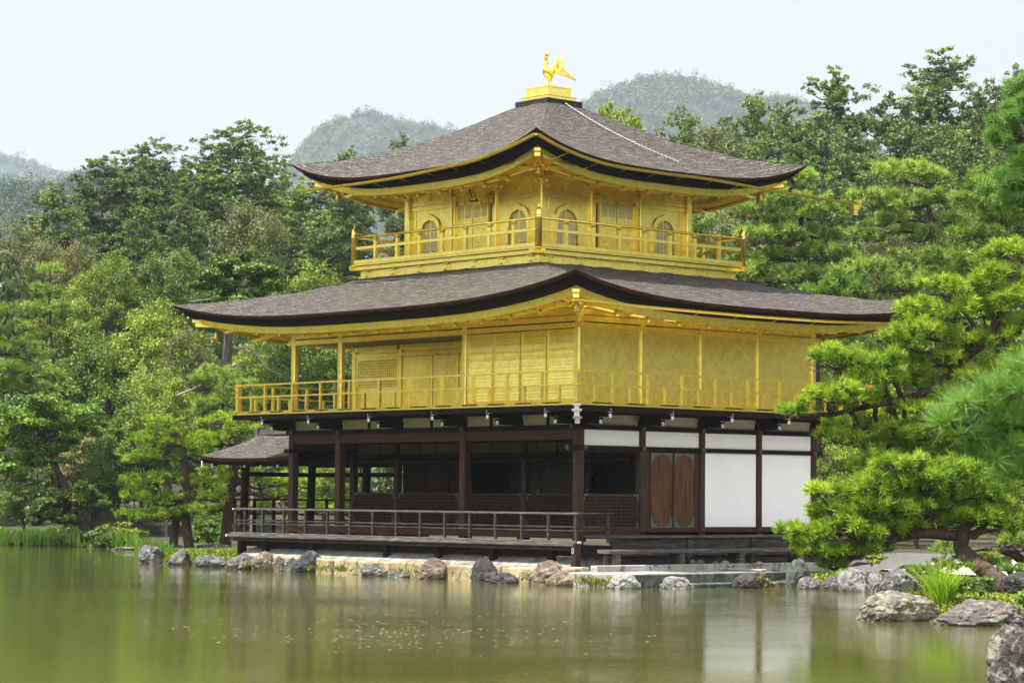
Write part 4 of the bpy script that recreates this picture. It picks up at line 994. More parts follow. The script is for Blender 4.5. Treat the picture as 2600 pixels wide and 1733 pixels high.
for i, chh in enumerate('究竟頂'):
    cu = bpy.data.curves.new('character', 'FONT'); cu.body = chh; cu.size = .20; cu.align_x = 'CENTER'; cu.align_y = 'CENTER'; cu.extrude = .004; cu.offset = .003
    tmp = bpy.data.objects.new('tmp', cu); COL.objects.link(tmp); bpy.context.view_layer.update()
    me = bpy.data.meshes.new_from_object(tmp.evaluated_get(bpy.context.evaluated_depsgraph_get())); bpy.data.objects.remove(tmp)
    me.materials.clear(); me.materials.append(BLACKP); o = bpy.data.objects.new('character', me); link(o)
    mw = Matrix.Identity(4); X = Vector((1, 0, 0)); Y = Vector((0, -math.sin(tl), math.cos(tl))); Z = X.cross(Y)
    for r_, vv in enumerate(zip(X, Y, Z)):
        for c_, q_ in enumerate(vv): mw[r_][c_] = q_
    mw.translation = Vector(bp(0, .165 - .165 * i, .05))
    o.parent = pl_; o.matrix_parent_inverse = pl_.matrix_basis.inverted(); o.matrix_basis = mw
# flower vases in the dark rooms
def vase(x, y, label):
    t = thing('flower_vase', label, 'vase', (x, y, 1.15), 'flower vases standing in the dark ground floor rooms')
    MB().box(x - .25, x + .25, y - .2, y + .2, 1.15, 2.0).build('stand', BLACKP, t)
    MB().lathe((x, y, 2.0), [(.07, 0), (.1, .05), (.12, .14), (.07, .22), (.09, .28)], 10).build('vase_body', SHADEBRONZE, t)
    mm = MB(); m2 = MB()
    for k in range(9):
        a = k * 2.4; r_ = .08 + .02 * k; h = .3 + .055 * k
        e = (x + math.cos(a) * r_, y + math.sin(a) * r_ * .6, 2.25 + h)
        mm.tube([(x, y, 2.2), ((x + e[0]) / 2, (y + e[1]) / 2, 2.25 + h * .6), e], .008, 5)
        m2.lathe((e[0], e[1], e[2] - .02), [(.01, 0), (.05, .03), (.06, .07), (.02, .1)], 7)
    mm.build('stem', SHADEBRONZE, t); m2.build('blossom', SHADEBRONZE, t)
vase(-.75, 2.9, 'tall vase of lotus stems in the dark room behind the right lattice screen')
vase(-3.0, 3.2, 'tall vase of lotus stems in the dark room left of the corner pillar')
vase(-4.9, 3.2, 'dim vase of lotus stems farthest left in the dark rooms')
# ============================================================ terrain and water
SHORE = np.array([(-42.5, 9.2), (-38.3, 10.0), (-30, 9.0), (-25.5, 4.2), (-21.5, 2.0), (-19.6, .5), (-18.2, -.1), (-16, -.5), (-13.6, -.8), (-12.3, -1.35), (-6, -1.8),
                  (2.2, -2.3), (4.3, -2.4), (4.5, 2.2), (5.4, 1.9), (6.6, 1.4), (7.6, 1.2), (8.2, 2.4), (9.4, 2.0), (11.3, -1.5), (13.6, -5.2), (15.6, -8.0), (17.2, -9.3), (19, -9.0), (21, -8.4),
                  (27, -4.5), (45, 8), (90, 45), (300, 160), (900, 300), (900, 1800), (-1800, 1800), (-1800, -400), (-400, -120), (-110, -26), (-62, 3)])
def land_dist(x, y):
    """signed distance to the shoreline, positive on land"""
    P = np.stack([np.asarray(x, float), np.asarray(y, float)], -1); A = SHORE; B = np.roll(SHORE, -1, 0)
    d = np.full(P.shape[:-1], 1e9); inside = np.zeros(P.shape[:-1], bool)
    for a, b in zip(A, B):
        ab = b - a; t = np.clip(((P - a) @ ab) / (ab @ ab), 0, 1); q = a + t[..., None] * ab
        d = np.minimum(d, np.hypot(P[..., 0] - q[..., 0], P[..., 1] - q[..., 1]))
        c = ((a[1] > P[..., 1]) != (b[1] > P[..., 1])) & (P[..., 0] < (b[0] - a[0]) * (P[..., 1] - a[1]) / (b[1] - a[1] + 1e-12) + a[0])
        inside ^= c
    return np.where(inside, d, -d)
CFh = np.array((CF[0], CF[1])) / np.hypot(CF[0], CF[1]); CRh = np.array((-CFh[1], CFh[0])) * -1
def gz(x, y):
    x = np.asarray(x, float); y = np.asarray(y, float)
    d = land_dist(x, y)
    D = (x - CAM[0]) * CFh[0] + (y - CAM[1]) * CFh[1]
    hill = np.where(D > 104, np.clip((D - 104) * 0.135, 0, 21) - np.clip((D - 330) * .06, 0, 20), 0)
    shore = np.where(d > 0, 0.30 * np.clip(d / 0.9, 0, 1) + .25 * np.clip((d - 2) / 10, 0, 1), np.clip(d * .8, -.7, 0))
    z = shore + hill * np.clip(d / 6, 0, 1) + np.sin(x * .31) * np.cos(y * .27) * .06 * np.clip(d / 3, 0, 1)
    plot = (x > -13) & (x < 5.5) & (y > -3) & (y < 8)              # the levelled plot the pavilion stands on
    return np.where(plot, np.minimum(z, .16), z)
def g1(x, y): return float(gz(np.array([x]), np.array([y]))[0])
da = np.concatenate([np.linspace(-1900, -150, 12), np.linspace(-130, -52, 14), np.linspace(-50, 40, 181), np.linspace(42, 130, 30), np.linspace(150, 1900, 12)])
dd = np.concatenate([np.linspace(-700, -30, 6), np.linspace(-20, 36, 12), np.linspace(38, 104, 133), np.linspace(106, 230, 42), np.linspace(245, 420, 8), np.linspace(480, 3800, 14)])
Aa, Dd = np.meshgrid(da, dd)
GX = CAM[0] + CRh[0] * Aa + CFh[0] * Dd; GY = CAM[1] + CRh[1] * Aa + CFh[1] * Dd
GZ = gz(GX, GY); na = len(da)
vv = np.stack([GX, GY, GZ], -1).reshape(-1, 3)
ff = [(j * na + i, j * na + i + 1, (j + 1) * na + i + 1, (j + 1) * na + i) for j in range(len(dd) - 1) for i in range(na - 1)]
m, t, b, o = newmat('mossy_ground')
v = coords(t); f = noisefac(t, v, .35, 8.0, .65); f2 = noisefac(t, v, 3.0, 6.0, .6)
r = ramp(t, [(.3, (.014, .014, .007)), (.5, (.028, .028, .010)), (.64, (.05, .058, .010)), (.75, (.085, .09, .014))], f)
r2 = ramp(t, [(.3, (.7, .7, .7)), (.7, (1.2, 1.15, 1.0))], f2)
mu = N(t, 'ShaderNodeMix', data_type='RGBA', blend_type='MULTIPLY'); mu.inputs['Factor'].default_value = 1
t.links.new(r.outputs[0], mu.inputs['A']); t.links.new(r2.outputs[0], mu.inputs['B']); t.links.new(mu.outputs['Result'], b.inputs['Base Color'])
b.inputs['Roughness'].default_value = .95; bump(t, b, f2, .6, .1)
GROUND = m
mb = MB(); mb.v = [tuple(p) for p in vv.tolist()]; mb.f = ff; mb.sm = [True] * len(ff)
mb.build('ground', GROUND, kind='structure')
# pond
m, t, b, o = newmat('pond_water')
b.inputs['Base Color'].default_value = (0.082, 0.088, 0.022, 1); b.inputs['Roughness'].default_value = 0.0; b.inputs['IOR'].default_value = 1.33
v = coords(t)
mpn = N(t, 'ShaderNodeMapping'); mpn.inputs['Rotation'].default_value = (0, 0, R(48)); mpn.inputs['Scale'].default_value = (1, 1.8, 1)
t.links.new(v, mpn.inputs[0])
fa = noisefac(t, mpn.outputs[0], 9.0, 4.0, .55); fb = noisefac(t, v, 1.1, 3.0, .5)
sm = N(t, 'ShaderNodeMath', operation='MULTIPLY_ADD'); sm.inputs[1].default_value = 1.2; t.links.new(fb, sm.inputs[0]); t.links.new(fa, sm.inputs[2])
patch = noisefac(t, v, .13, 3.0, .5)
rp2 = ramp(t, [(.4, (.35,) * 3), (.62, (1,) * 3)], patch)
bp_ = N(t, 'ShaderNodeBump', Distance=.014); t.links.new(sm.outputs[0], bp_.inputs['Height']); 
st = N(t, 'ShaderNodeMath', operation='MULTIPLY'); st.inputs[1].default_value = .22; t.links.new(rp2.outputs[0], st.inputs[0]); t.links.new(st.outputs[0], bp_.inputs['Strength'])
t.links.new(bp_.outputs[0], b.inputs['Normal'])
WATER = m
MB().add([(-300, -420, 0), (420, -420, 0), (420, 60, 0), (-300, 60, 0)], [(0, 1, 2, 3)]).build('water', WATER, kind='structure')

# ------------------------------------------------------------ stone edges by the water
m = MB(); xx = -10.9; z0 = .37
lens = [1.5, 1.3, .55, 1.1, 1.5, .7, 1.2, 1.6, 1.0, 1.3, .8, 1.4]
for i, l_ in enumerate(lens):
    x1 = min(xx + l_, 2.05); ya = -1.35 - (xx + 12.3) / 14.5 * .95; yb_ = -1.35 - (x1 + 12.3) / 14.5 * .95
    zt_ = z0 + rnd.uniform(-.02, .02); k = rnd.uniform(-.04, .04)
    m.add([(xx + .015, ya + k, -.4), (x1 - .015, yb_ + k, -.4), (x1 - .015, yb_ + .55, -.4), (xx + .015, ya + .55, -.4), (xx + .015, ya + k + .03, zt_), (x1 - .015, yb_ + k + .03, zt_), (x1 - .015, yb_ + .55, zt_), (xx + .015, ya + .55, zt_)],
          [(0, 3, 2, 1), (4, 5, 6, 7), (0, 1, 5, 4), (1, 2, 6, 5), (2, 3, 7, 6), (3, 0, 4, 7)])
    xx = x1
    if xx >= 2.05: break
o = m.build('retaining_wall', TANSTONE, bevel=.035); tag(o, 'low wall of tan cut stone blocks along the water below the dark deck', 'wall')
land = thing('stone_landing', 'flat granite boat landing at the water in front of the white panels', 'landing', (3.2, 0, 0))
m = MB()
for i in range(3):
    for j in range(6):
        xa = 1.7 + i * .82; ya = -2.3 + j * .85; m.box(xa + .006, xa + .814, ya + .006, ya + .844, .1, .295)
m.build('paving_slab', GRANITE, land, bevel=.008)
m = MB(); y = -2.42
for l_ in (1.3, .9, 1.2, 1.0, .85): m.box(4.0, 4.32, y + .006, y + l_ - .006, -.02, .30); y += l_
m.build('east_kerb', MOSSY, land, bevel=.015)
m = MB(); m.box(2.15, 3.0, -2.50, -2.32, -.02, .298); m.box(3.02, 3.99, -2.505, -2.32, -.02, .30); m.build('south_kerb', GRANITE, land, bevel=.015)
m = MB(); y = -1.6
for l_ in (1.2, 1.5, 1.3): m.box(4.33, 4.75, y + .01, y + l_ - .01, -.3, .09); y += l_
m.build('lower_ledge', MOSSY, land, bevel=.02)
m = MB(); y = -1.55
for l_ in (1.6, 1.9, 1.8, 1.7, 1.5): m.box(2.06, 2.3, y + .006, y + l_ - .006, .2, .44); y += l_
m.box(.95, 2.05, -1.8, -1.56, .2, .40)
o = m.build('granite_kerb', GRANITE, bevel=.012); tag(o, 'long low granite kerb behind the landing, under the wooden step bench', 'kerb')
m = MB(); m.box(2.5, 3.9, 2.3, 2.48, .296, .36); o = m.build('stone_beam', GRANITE, bevel=.02); tag(o, 'narrow pale stone bar lying across the far end of the landing', 'stone')
# pale gravel walk on the right bank
m = MB(); n_ = 30; pc = smooth_path([(1, 13, 0), (3, 9.5, 0), (6, 7.2, 0), (9, 6.2, 0), (14, 6.5, 0), (22, 8, 0)], 6)
vs = []
for i, p in enumerate(pc):
    d = pc[min(i + 1, len(pc) - 1)] - pc[max(i - 1, 0)]; d = d / np.linalg.norm(d); a = np.array((-d[1], d[0], 0))
    for k in (-2.6, -.9, .9, 2.6):
        q = p + a * k; vs.append((q[0], q[1], g1(q[0], q[1]) + .05))
m.add(vs, [(i * 4 + k, i * 4 + k + 1, (i + 1) * 4 + k + 1, (i + 1) * 4 + k) for i in range(len(pc) - 1) for k in range(3)], True); m.build('path', SAND, kind='structure')

# ------------------------------------------------------------ boulders
def wall_depth(u, out=.12):
    best = None
    for x in np.linspace(-12.3, 2.1, 300):
        y = -1.35 - (x + 12.3) / 14.5 * .95 - out; q = np.array((x, y, .1)) - CAM; D_ = q @ CF; uu = PW / 2 + FPX * (q @ CR) / D_
        if best is None or abs(uu - u) < best[0]: best = (abs(uu - u), D_)
    return best[1]
def shore_depth(u): return float(np.interp(u, SD_U, SD_D))
SD_U = np.arange(-80, 2720, 20); _D = np.arange(33, 112, .2)
_P = np.array([[base_at(u, 33, 0), base_at(u, 112, 0)] for u in SD_U]); _t = ((_D - 33) / (112 - 33))[None, :, None]
_Q = _P[:, 0][:, None, :] * (1 - _t) + _P[:, 1][:, None, :] * _t; _I = land_dist(_Q[..., 0], _Q[..., 1]) > .03
SD_D = np.where(_I.any(1), _D[_I.argmax(1)], 60.0)
def boulder(u, D, wpx, hpx, mat, label, dz=0.0, dep=.8, facet=.8, lean=0.0, seed=0, zb=None, name='boulder', flat=0.0, sub=5, grp=None):
    s_ = D / FPX; W_ = wpx * s_; H_ = hpx * s_
    p = base_at(u, D, 0.0 if zb is None else zb)
    bm = bmesh.new(); bmesh.ops.create_icosphere(bm, subdivisions=sub, radius=1.0)
    so = Vector((seed * 3.71, seed * 1.93, seed * 5.17))
    planes = []
    rr = random.Random(seed * 77 + 5)
    for k in range(9):
        d = Vector((rr.gauss(0, 1), rr.gauss(0, 1), rr.gauss(.25, .8))).normalized(); planes.append((d, rr.uniform(.62, .92)))
    for v_ in bm.verts:
        n0 = v_.co.normalized(); rad = 1.0
        for d, h in planes:
            c = n0.dot(d)
            if c > 1e-3: rad = min(rad, rad * (1 - facet) + facet * min(rad, h / c))
        n3 = mnoise.noise(n0 * 2.7 + so * 2); rad *= 1 + .16 * mnoise.noise(n0 * 1.3 + so) + .06 * (abs(n3) * 2 - .5) + .07 * mnoise.noise(n0 * 6.3 + so) + .05 * abs(mnoise.noise(n0 * 12 + so)) + .03 * mnoise.noise(n0 * 25 + so)
        v_.co = n0 * rad
    xs_ = [v_.co.x for v_ in bm.verts]; zs_ = [v_.co.z for v_ in bm.verts]; ys2 = [v_.co.y for v_ in bm.verts]
    fx = W_ / (max(xs_) - min(xs_)); cx_ = (max(xs_) + min(xs_)) / 2; zt_ = max(zs_); zm = -.35
    for v_ in bm.verts:
        z = (v_.co.z - zm) / (zt_ - zm)
        if flat and z > 1 - flat: z = 1 - flat + (z - 1 + flat) * .3
        x = (v_.co.x - cx_) * fx * (1 + .12 * (1 - max(0, z))); y = v_.co.y * fx * dep
        v_.co = Vector((x + lean * z * W_, y, z * H_ if z > 0 else max(z * H_, -.5)))
    me = bpy.data.meshes.new(name); bm.to_mesh(me); bm.free()
    me.polygons.foreach_set('use_smooth', [True] * len(me.polygons)); me.materials.append(mat)
    o = bpy.data.objects.new(name, me); link(o)
    o.rotation_euler = (0, 0, math.atan2(CRh[1], CRh[0]))
    o.location = (p[0] + CFh[0] * W_ * dep * .35, p[1] + CFh[1] * W_ * dep * .35, (0 if zb is None else zb) + dz)
    tag(o, label, 'boulder', grp); return o
B = boulder
B(381, shore_depth(381) + -0.9, 65, 46, RK_GREY, 'grey boulder with white patches at the left end of the islet, foot in the water', seed=1, lean=.05)
B(452, shore_depth(452) + -0.7, 56, 40, RK_GREY, 'squat grey boulder below the two trunks of the clipped pine', seed=2)
B(425, 79.2, 75, 24, RK_GREENISH, 'flat-topped grey rock behind the white-patched boulder on the islet', seed=3, zb=.25, flat=.4)
B(545, 79, 92, 36, RK_BROWN, 'broad brownish rock on the islet behind the dark slab, under the trunks', seed=4, zb=.15, flat=.3)
B(508, 77.5, 45, 22, RK_TAN, 'small tan rock on the moss between the two islet boulders', seed=41, zb=0.02)
B(312, shore_depth(312) + -1.2, 60, 10, RK_PURP, 'thin flat slab lying in the water at the very left of the islet', seed=5, flat=.4)
B(533, shore_depth(533) + -0.8, 83, 30, RK_GREENISH, 'dark greenish slab sloping into the water left of the deck corner', seed=6, lean=-.05, facet=.75)
B(608, shore_depth(608) + -0.7, 68, 40, RK_GREY, 'pointed grey-brown rock under the left corner of the deck', seed=7, lean=.1, facet=.7)
B(668, wall_depth(668) - .25, 61, 50, RK_TAN, 'upright tan boulder standing at the left end of the plaster plinth', seed=8, facet=.7)
B(709, wall_depth(709) - .25, 38, 39, RK_BROWN, 'small rust-brown stone between the upright tan boulder and the slanted dark one', seed=9)
B(738, wall_depth(738) - .25, 34, 37, RK_GREY, 'small grey stone wedged left of the slanted dark rock', seed=10)
B(772, wall_depth(772) - .25, 74, 56, RK_DARK, 'slanted dark grey rock with ridged face under a deck post', seed=11, lean=.22, facet=.6)
B(952, wall_depth(952) - .25, 74, 33, RK_GREY, 'low grey rock at the foot of the tan wall, right of the slanted one', seed=12)
B(1015, wall_depth(1015) - .25, 56, 19, RK_GREY, 'flat grey stone at the wall foot left of the tall brown-grey boulder', seed=13)
B(1100, wall_depth(1100) - .25, 83, 55, RK_BROWN, 'tall brown-grey boulder in the middle of the tan wall', seed=14, lean=.06, facet=.6)
B(1232, wall_depth(1232) - .25, 68, 64, RK_DARK, 'upright blackish boulder in the tan wall', seed=15, facet=.65)
B(1280, wall_depth(1280) - 1.0, 70, 29, RK_DARK, 'low black rock in the water right of the upright blackish boulder', seed=16, facet=.6)
B(1392, wall_depth(1392) - .25, 94, 63, RK_TAN, 'rounded rust and tan boulder below the deck corner post', seed=17, lean=.02)
B(1425, wall_depth(1425) - .4, 74, 39, RK_TAN, 'tan stone with dark foot where the wall meets the landing', seed=18, facet=.7)
B(1445, 60.6, 26, 14, RK_BROWN, 'small round brown stone beside the corner post', seed=19, zb=.28)
B(1478, 60.9, 44, 17, RK_TAN, 'smooth flat tan stone on the landing corner below the post', seed=20, zb=.28)
B(1585, 56.5, 80, 40, RK_WHITE, 'whitish rock in the water before the left part of the landing', seed=21, facet=.75)
B(1722, 56.8, 74, 40, RK_WHITE, 'flat-topped cracked pale rock in the water before the middle of the landing', seed=22, facet=.7, flat=.3)
B(1899, 57.5, 72, 40, RK_DARK, 'dark grey striped rock in the water before the right part of the landing', seed=23, facet=.6)
B(2033, shore_depth(2033) + -0.5, 66, 74, RK_GREENISH, 'tall grey-green lichened rock at the right end of the landing', seed=24, facet=.6)
B(2057, shore_depth(2057) + -1.0, 58, 32, RK_GREY, 'low mottled rock in the water right of the tall lichened rock', seed=25, facet=.6)
B(2110, shore_depth(2110) + -0.4, 46, 36, RK_GREY, 'small grey rock left of the large pale boulder, under the pine branch', seed=26)
B(2172, 55.9, 84, 62, RK_WHITE, 'large pale mottled boulder on the right shore under the pine tip', seed=27, facet=.6)
B(2224, 56.3, 38, 54, RK_WHITE, 'narrow whitish stone beside the fern, right of the large pale boulder', seed=28)
B(2287, 56.0, 92, 60, RK_GREY, 'grey two-humped rock right of the fern', seed=29, facet=.5)
B(2365, 46.5, 80, 40, RK_GREY, 'half hidden grey rock behind the lichened boulder and the bright grass', seed=30, zb=.3)
B(2285, shore_depth(2285) + -0.3, 189, 77, RK_LICH, 'large pointed lichened boulder on the right bank left of the bright grass', seed=31, lean=.03, facet=.7, sub=6)
B(2505, shore_depth(2505) + -0.6, 225, 67, RK_PURP, 'wide rounded purplish boulder on the right bank below the leaning trunk', seed=35, facet=.6, sub=6)
B(2590, 44.5, 80, 40, RK_DARK, 'dark purplish rock behind the leaning pine trunk at the right edge', seed=33, zb=.5)
B(2580, 27.2, 135, 162, RK_SPECK, 'black and white speckled rock cut by the bottom right corner', seed=34, facet=.8, sub=6)
for i, (u, D, w_, h) in enumerate([(1930, 61.5, 20, 9), (1780, 62.4, 22, 9), (1815, 62.2, 16, 7), (1840, 62.1, 22, 9), (1705, 62.6, 15, 10), (1760, 62.5, 16, 8)]):
    B(u, D, w_, h, RK_WHITE, 'small white pebble lying on the kerb in the shade under the step bench', seed=50 + i, zb=.43, name='pebble', sub=2, grp='white pebbles under the step bench')

# ============================================================ vegetation generators
rg = np.random.default_rng(11)
def unit(v): return v / (np.linalg.norm(v, axis=-1, keepdims=True) + 1e-9)
def leaves(c, nrm, size, tint, mat, name, ratio=.55, curl=0.0, jit=.9):
    """one rhombic leaf face per centre"""
    n = len(c); nn = unit(nrm + rg.normal(0, jit, (n, 3))); a = unit(np.cross(nn, rg.normal(0, 1, (n, 3)))); b_ = np.cross(nn, a)
    s_ = size * rg.uniform(.6, 1.35, (n, 1))
    q = np.stack([c - a * s_, c - b_ * s_ * ratio, c + a * s_, c + b_ * s_ * ratio], 1)
    return npmesh(name, q.reshape(-1, 3), 4, mat, tint=np.repeat(tint, 4))
def clump(center, rad, k, up=.35):
    """k points over the outer part of an ellipsoid, gathered in sub clumps, more of them on top"""
    m_ = max(5, int(9 * (np.mean(rad)) ** 1.2)); d = unit(rg.normal(0, 1, (m_, 3)) + (0, 0, up)); sub = d * rg.uniform(.55, 1.0, (m_, 1))
    i = rg.integers(0, m_, k)
    p = sub[i] + rg.normal(0, .17, (k, 3)) * (1, 1, .75)
    return center + p * rad, unit(p * (1, 1, 1.0) + (0, 0, .35)), rg.normal(0, .1, m_)[i]
def limb(m, p0, p1, r0, r1, bend=.15, n=6, seg=6):
    p0 = np.array(p0, float); p1 = np.array(p1, float); d = p1 - p0; L_ = np.linalg.norm(d)
    off = rg.normal(0, 1, 3) * L_ * bend; pts = []
    for i in range(seg + 1):
        t = i / seg; pts.append(p0 + d * t + off * math.sin(math.pi * t) * .5 + rg.normal(0, .02, 3) * L_ * (0 < i < seg))
    m.tube(pts, [r0 + (r1 - r0) * (i / seg) for i in range(seg + 1)], n)
    return pts
def broad(h, w_, base, nl, size, mat, nb=14, bark=None, tr=.16, name='broad', dome=1.0):
    C_, Nn, T_ = [], [], []
    cz = base + (h - base) / 2; rz = (h - base) / 2
    tm = MB(); top = np.array((rg.normal(0, .04) * w_, rg.normal(0, .04) * w_, base + (h - base) * .45))
    tm.tube([(0, 0, -14), (0, 0, -.5)], [tr * 1.1, tr], 8); tp = limb(tm, (0, 0, -.6), top, tr, tr * .45, .06, 8, 8)
    gold = math.pi * (3 - 5 ** .5)
    for i in range(nb):
        zf_ = 1 - 1.75 * (i + .5) / nb; rr_ = math.sqrt(max(0, 1 - zf_ * zf_)); a = gold * i + rg.uniform(-.4, .4)
        k = rg.uniform(.52, .72)
        c = np.array((math.cos(a) * rr_ * w_ / 2 * k, math.sin(a) * rr_ * w_ / 2 * k, cz + zf_ * rz * .68))
        rad = np.array((w_ * .2, w_ * .2, rz * .34)) * rg.uniform(.75, 1.25)
        p, n_, t_ = clump(c, rad, nl // nb)
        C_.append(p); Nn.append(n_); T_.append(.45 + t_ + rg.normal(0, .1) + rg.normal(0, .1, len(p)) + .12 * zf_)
        s_ = tp[rg.integers(3, len(tp))]; limb(tm, s_, c, tr * .35, tr * .08, .2, 5, 5)
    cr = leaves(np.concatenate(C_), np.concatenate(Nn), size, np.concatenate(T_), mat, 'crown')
    to = tm.build('trunk', bark or BARK); me = to.data; bpy.data.objects.remove(to)
    return dict(h=h, w=w_, parts=[('trunk', me), ('crown', cr)], broad=True)
def conifer(h, w_, base, nl, size, mat, levels=20, bark=None, tr=.2, ragged=.4, point=.75, dead=5, gap=.08):
    """tall cypress: straight trunk, irregular tiers of drooping sprays that close into a rounded crown"""
    C_, Nn, T_, Rd = [], [], [], []
    tm = MB(); tm.tube([(rg.normal(0, .05), rg.normal(0, .05), h * .97 * k / 9 - (.6 if k == 0 else 0)) for k in range(10)], [tr * (1 - .93 * k / 9) for k in range(10)], 8)
    br = MB(); spots = []
    skew = rg.uniform(0, 6.28)
    for l_ in range(levels):
        zf_ = (l_ + rg.uniform(-.3, .3)) / (levels - 1); zf_ = min(1, max(0, zf_)); z = base + (h - base) * zf_
        prof = math.sqrt(max(0.0, 1 - zf_ ** (2.2 if point > .5 else 3.2))) * (.62 + .38 * min(1, zf_ * 3))
        k = max(2, int(3.5 + 3.5 * prof))
        for j in range(k):
            if rg.random() < gap: continue
            a = rg.uniform(0, 6.283); ln = w_ / 2 * prof * rg.uniform(1 - ragged, 1.1) * (1 + .18 * math.cos(a - skew + zf_ * 5)) + .15
            e = np.array((math.cos(a) * ln, math.sin(a) * ln, z + ln * rg.uniform(-.1, .35)))
            limb(br, (0, 0, z - ln * .12), e, .05 + .02 * (1 - zf_), .015, .12, 4, 4)
            f_ = 1.0
            while f_ > .32:
                c = np.array((e[0] * f_, e[1] * f_, z + (e[2] - z) * f_)) + rg.normal(0, .18, 3)
                spots.append((c, rg.uniform(.5, 1.05) * (.55 + .45 * prof))); f_ -= .62 / max(ln, .7)
    tot = sum(r_ ** 2 for _, r_ in spots)
    for c, r_ in spots:
        n_ = int(nl * r_ ** 2 / tot) + 4
        p, nr, t_ = clump(c, np.array((r_, r_, r_ * .7)), n_, .3)
        C_.append(p); Nn.append(nr); T_.append(np.full(n_, .42 + rg.normal(0, .15)) + t_ + rg.normal(0, .08, n_))
    cr = leaves(np.concatenate(C_), np.concatenate(Nn), size, np.concatenate(T_), mat, 'crown', .5)
    parts = [('trunk', None), ('crown', cr)]
    for _ in range(dead):
        z = base + (h - base) * rg.uniform(-.15, .7); a = rg.uniform(0, 6.28); ln = w_ * rg.uniform(.3, .55)
        limb(br, (0, 0, z), (math.cos(a) * ln, math.sin(a) * ln, z + rg.uniform(-.3, .5)), .035, .008, .2, 4, 5)
    tm.add(br.v, br.f, True)
    to = tm.build('trunk', bark or BARK); me = to.data; bpy.data.objects.remove(to); parts[0] = ('trunk', me)
    if dead:
        z = base + (h - base) * rg.uniform(.2, .75); a = rg.uniform(0, 6.28); ln = w_ * rg.uniform(.3, .48)
        p, nr, _t = clump(np.array((math.cos(a) * ln, math.sin(a) * ln, z)), np.array((.4, .4, .3)), 130)
        parts.append(('withered_spray', leaves(p, nr, size, rg.uniform(.2, .9, 130), F_RED, 'withered_spray')))
    return dict(h=h, w=w_ * 1.05, parts=parts)
def tufts(c, out_, length, width, k, tint):
    """pine needle tufts: k narrow triangles spraying from each centre"""
    n = len(c); cc = np.repeat(c, k, 0); d = unit(np.repeat(out_, k, 0) * .75 + rg.normal(0, .62, (n * k, 3)))
    L_ = length * rg.uniform(.65, 1.15, (n * k, 1)); s_ = unit(np.cross(d, rg.normal(0, 1, (n * k, 3)))) * width
    base = cc - d * L_ * .08
    q = np.stack([base - s_, base + s_, cc + d * L_], 1)
    tt = np.repeat(tint, k) + rg.normal(0, .08, n * k)
    return q.reshape(-1, 3), np.repeat(tt, 3)
def pine_pads(pads, dens, length, width, k, mat, name='crown'):
    """pads: (centre, (rx, ry, rz), tint) - flat clouds of needle tufts, thick on their upper side"""
    V__, T__ = [], []
    for c, r_, ti in pads:
        r_ = np.array(r_); area = r_[0] * r_[1] * 3.14; n = max(6, int(area * dens))
        sub = max(4, int(area * 5)); sa = rg.uniform(0, 6.283, sub); sr = np.sqrt(rg.uniform(0, 1, sub)) * .95
        sp_ = np.stack([np.cos(sa) * sr, np.sin(sa) * sr, np.sqrt(np.maximum(0, 1 - sr ** 2)) * rg.uniform(-.2, 1, sub)], 1)
        i = rg.integers(0, sub, n)
        p = sp_[i] + rg.normal(0, .13, (n, 3)) * (1, 1, 1.0)
        up = unit(p * (.7, .7, .5) + (0, 0, .75)); pos = np.array(c) + p * r_
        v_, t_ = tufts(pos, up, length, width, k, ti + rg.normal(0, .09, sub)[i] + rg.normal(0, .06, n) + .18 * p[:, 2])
        V__.append(v_); T__.append(t_)
    return npmesh(name, np.concatenate(V__), 3, mat, tint=np.concatenate(T__))
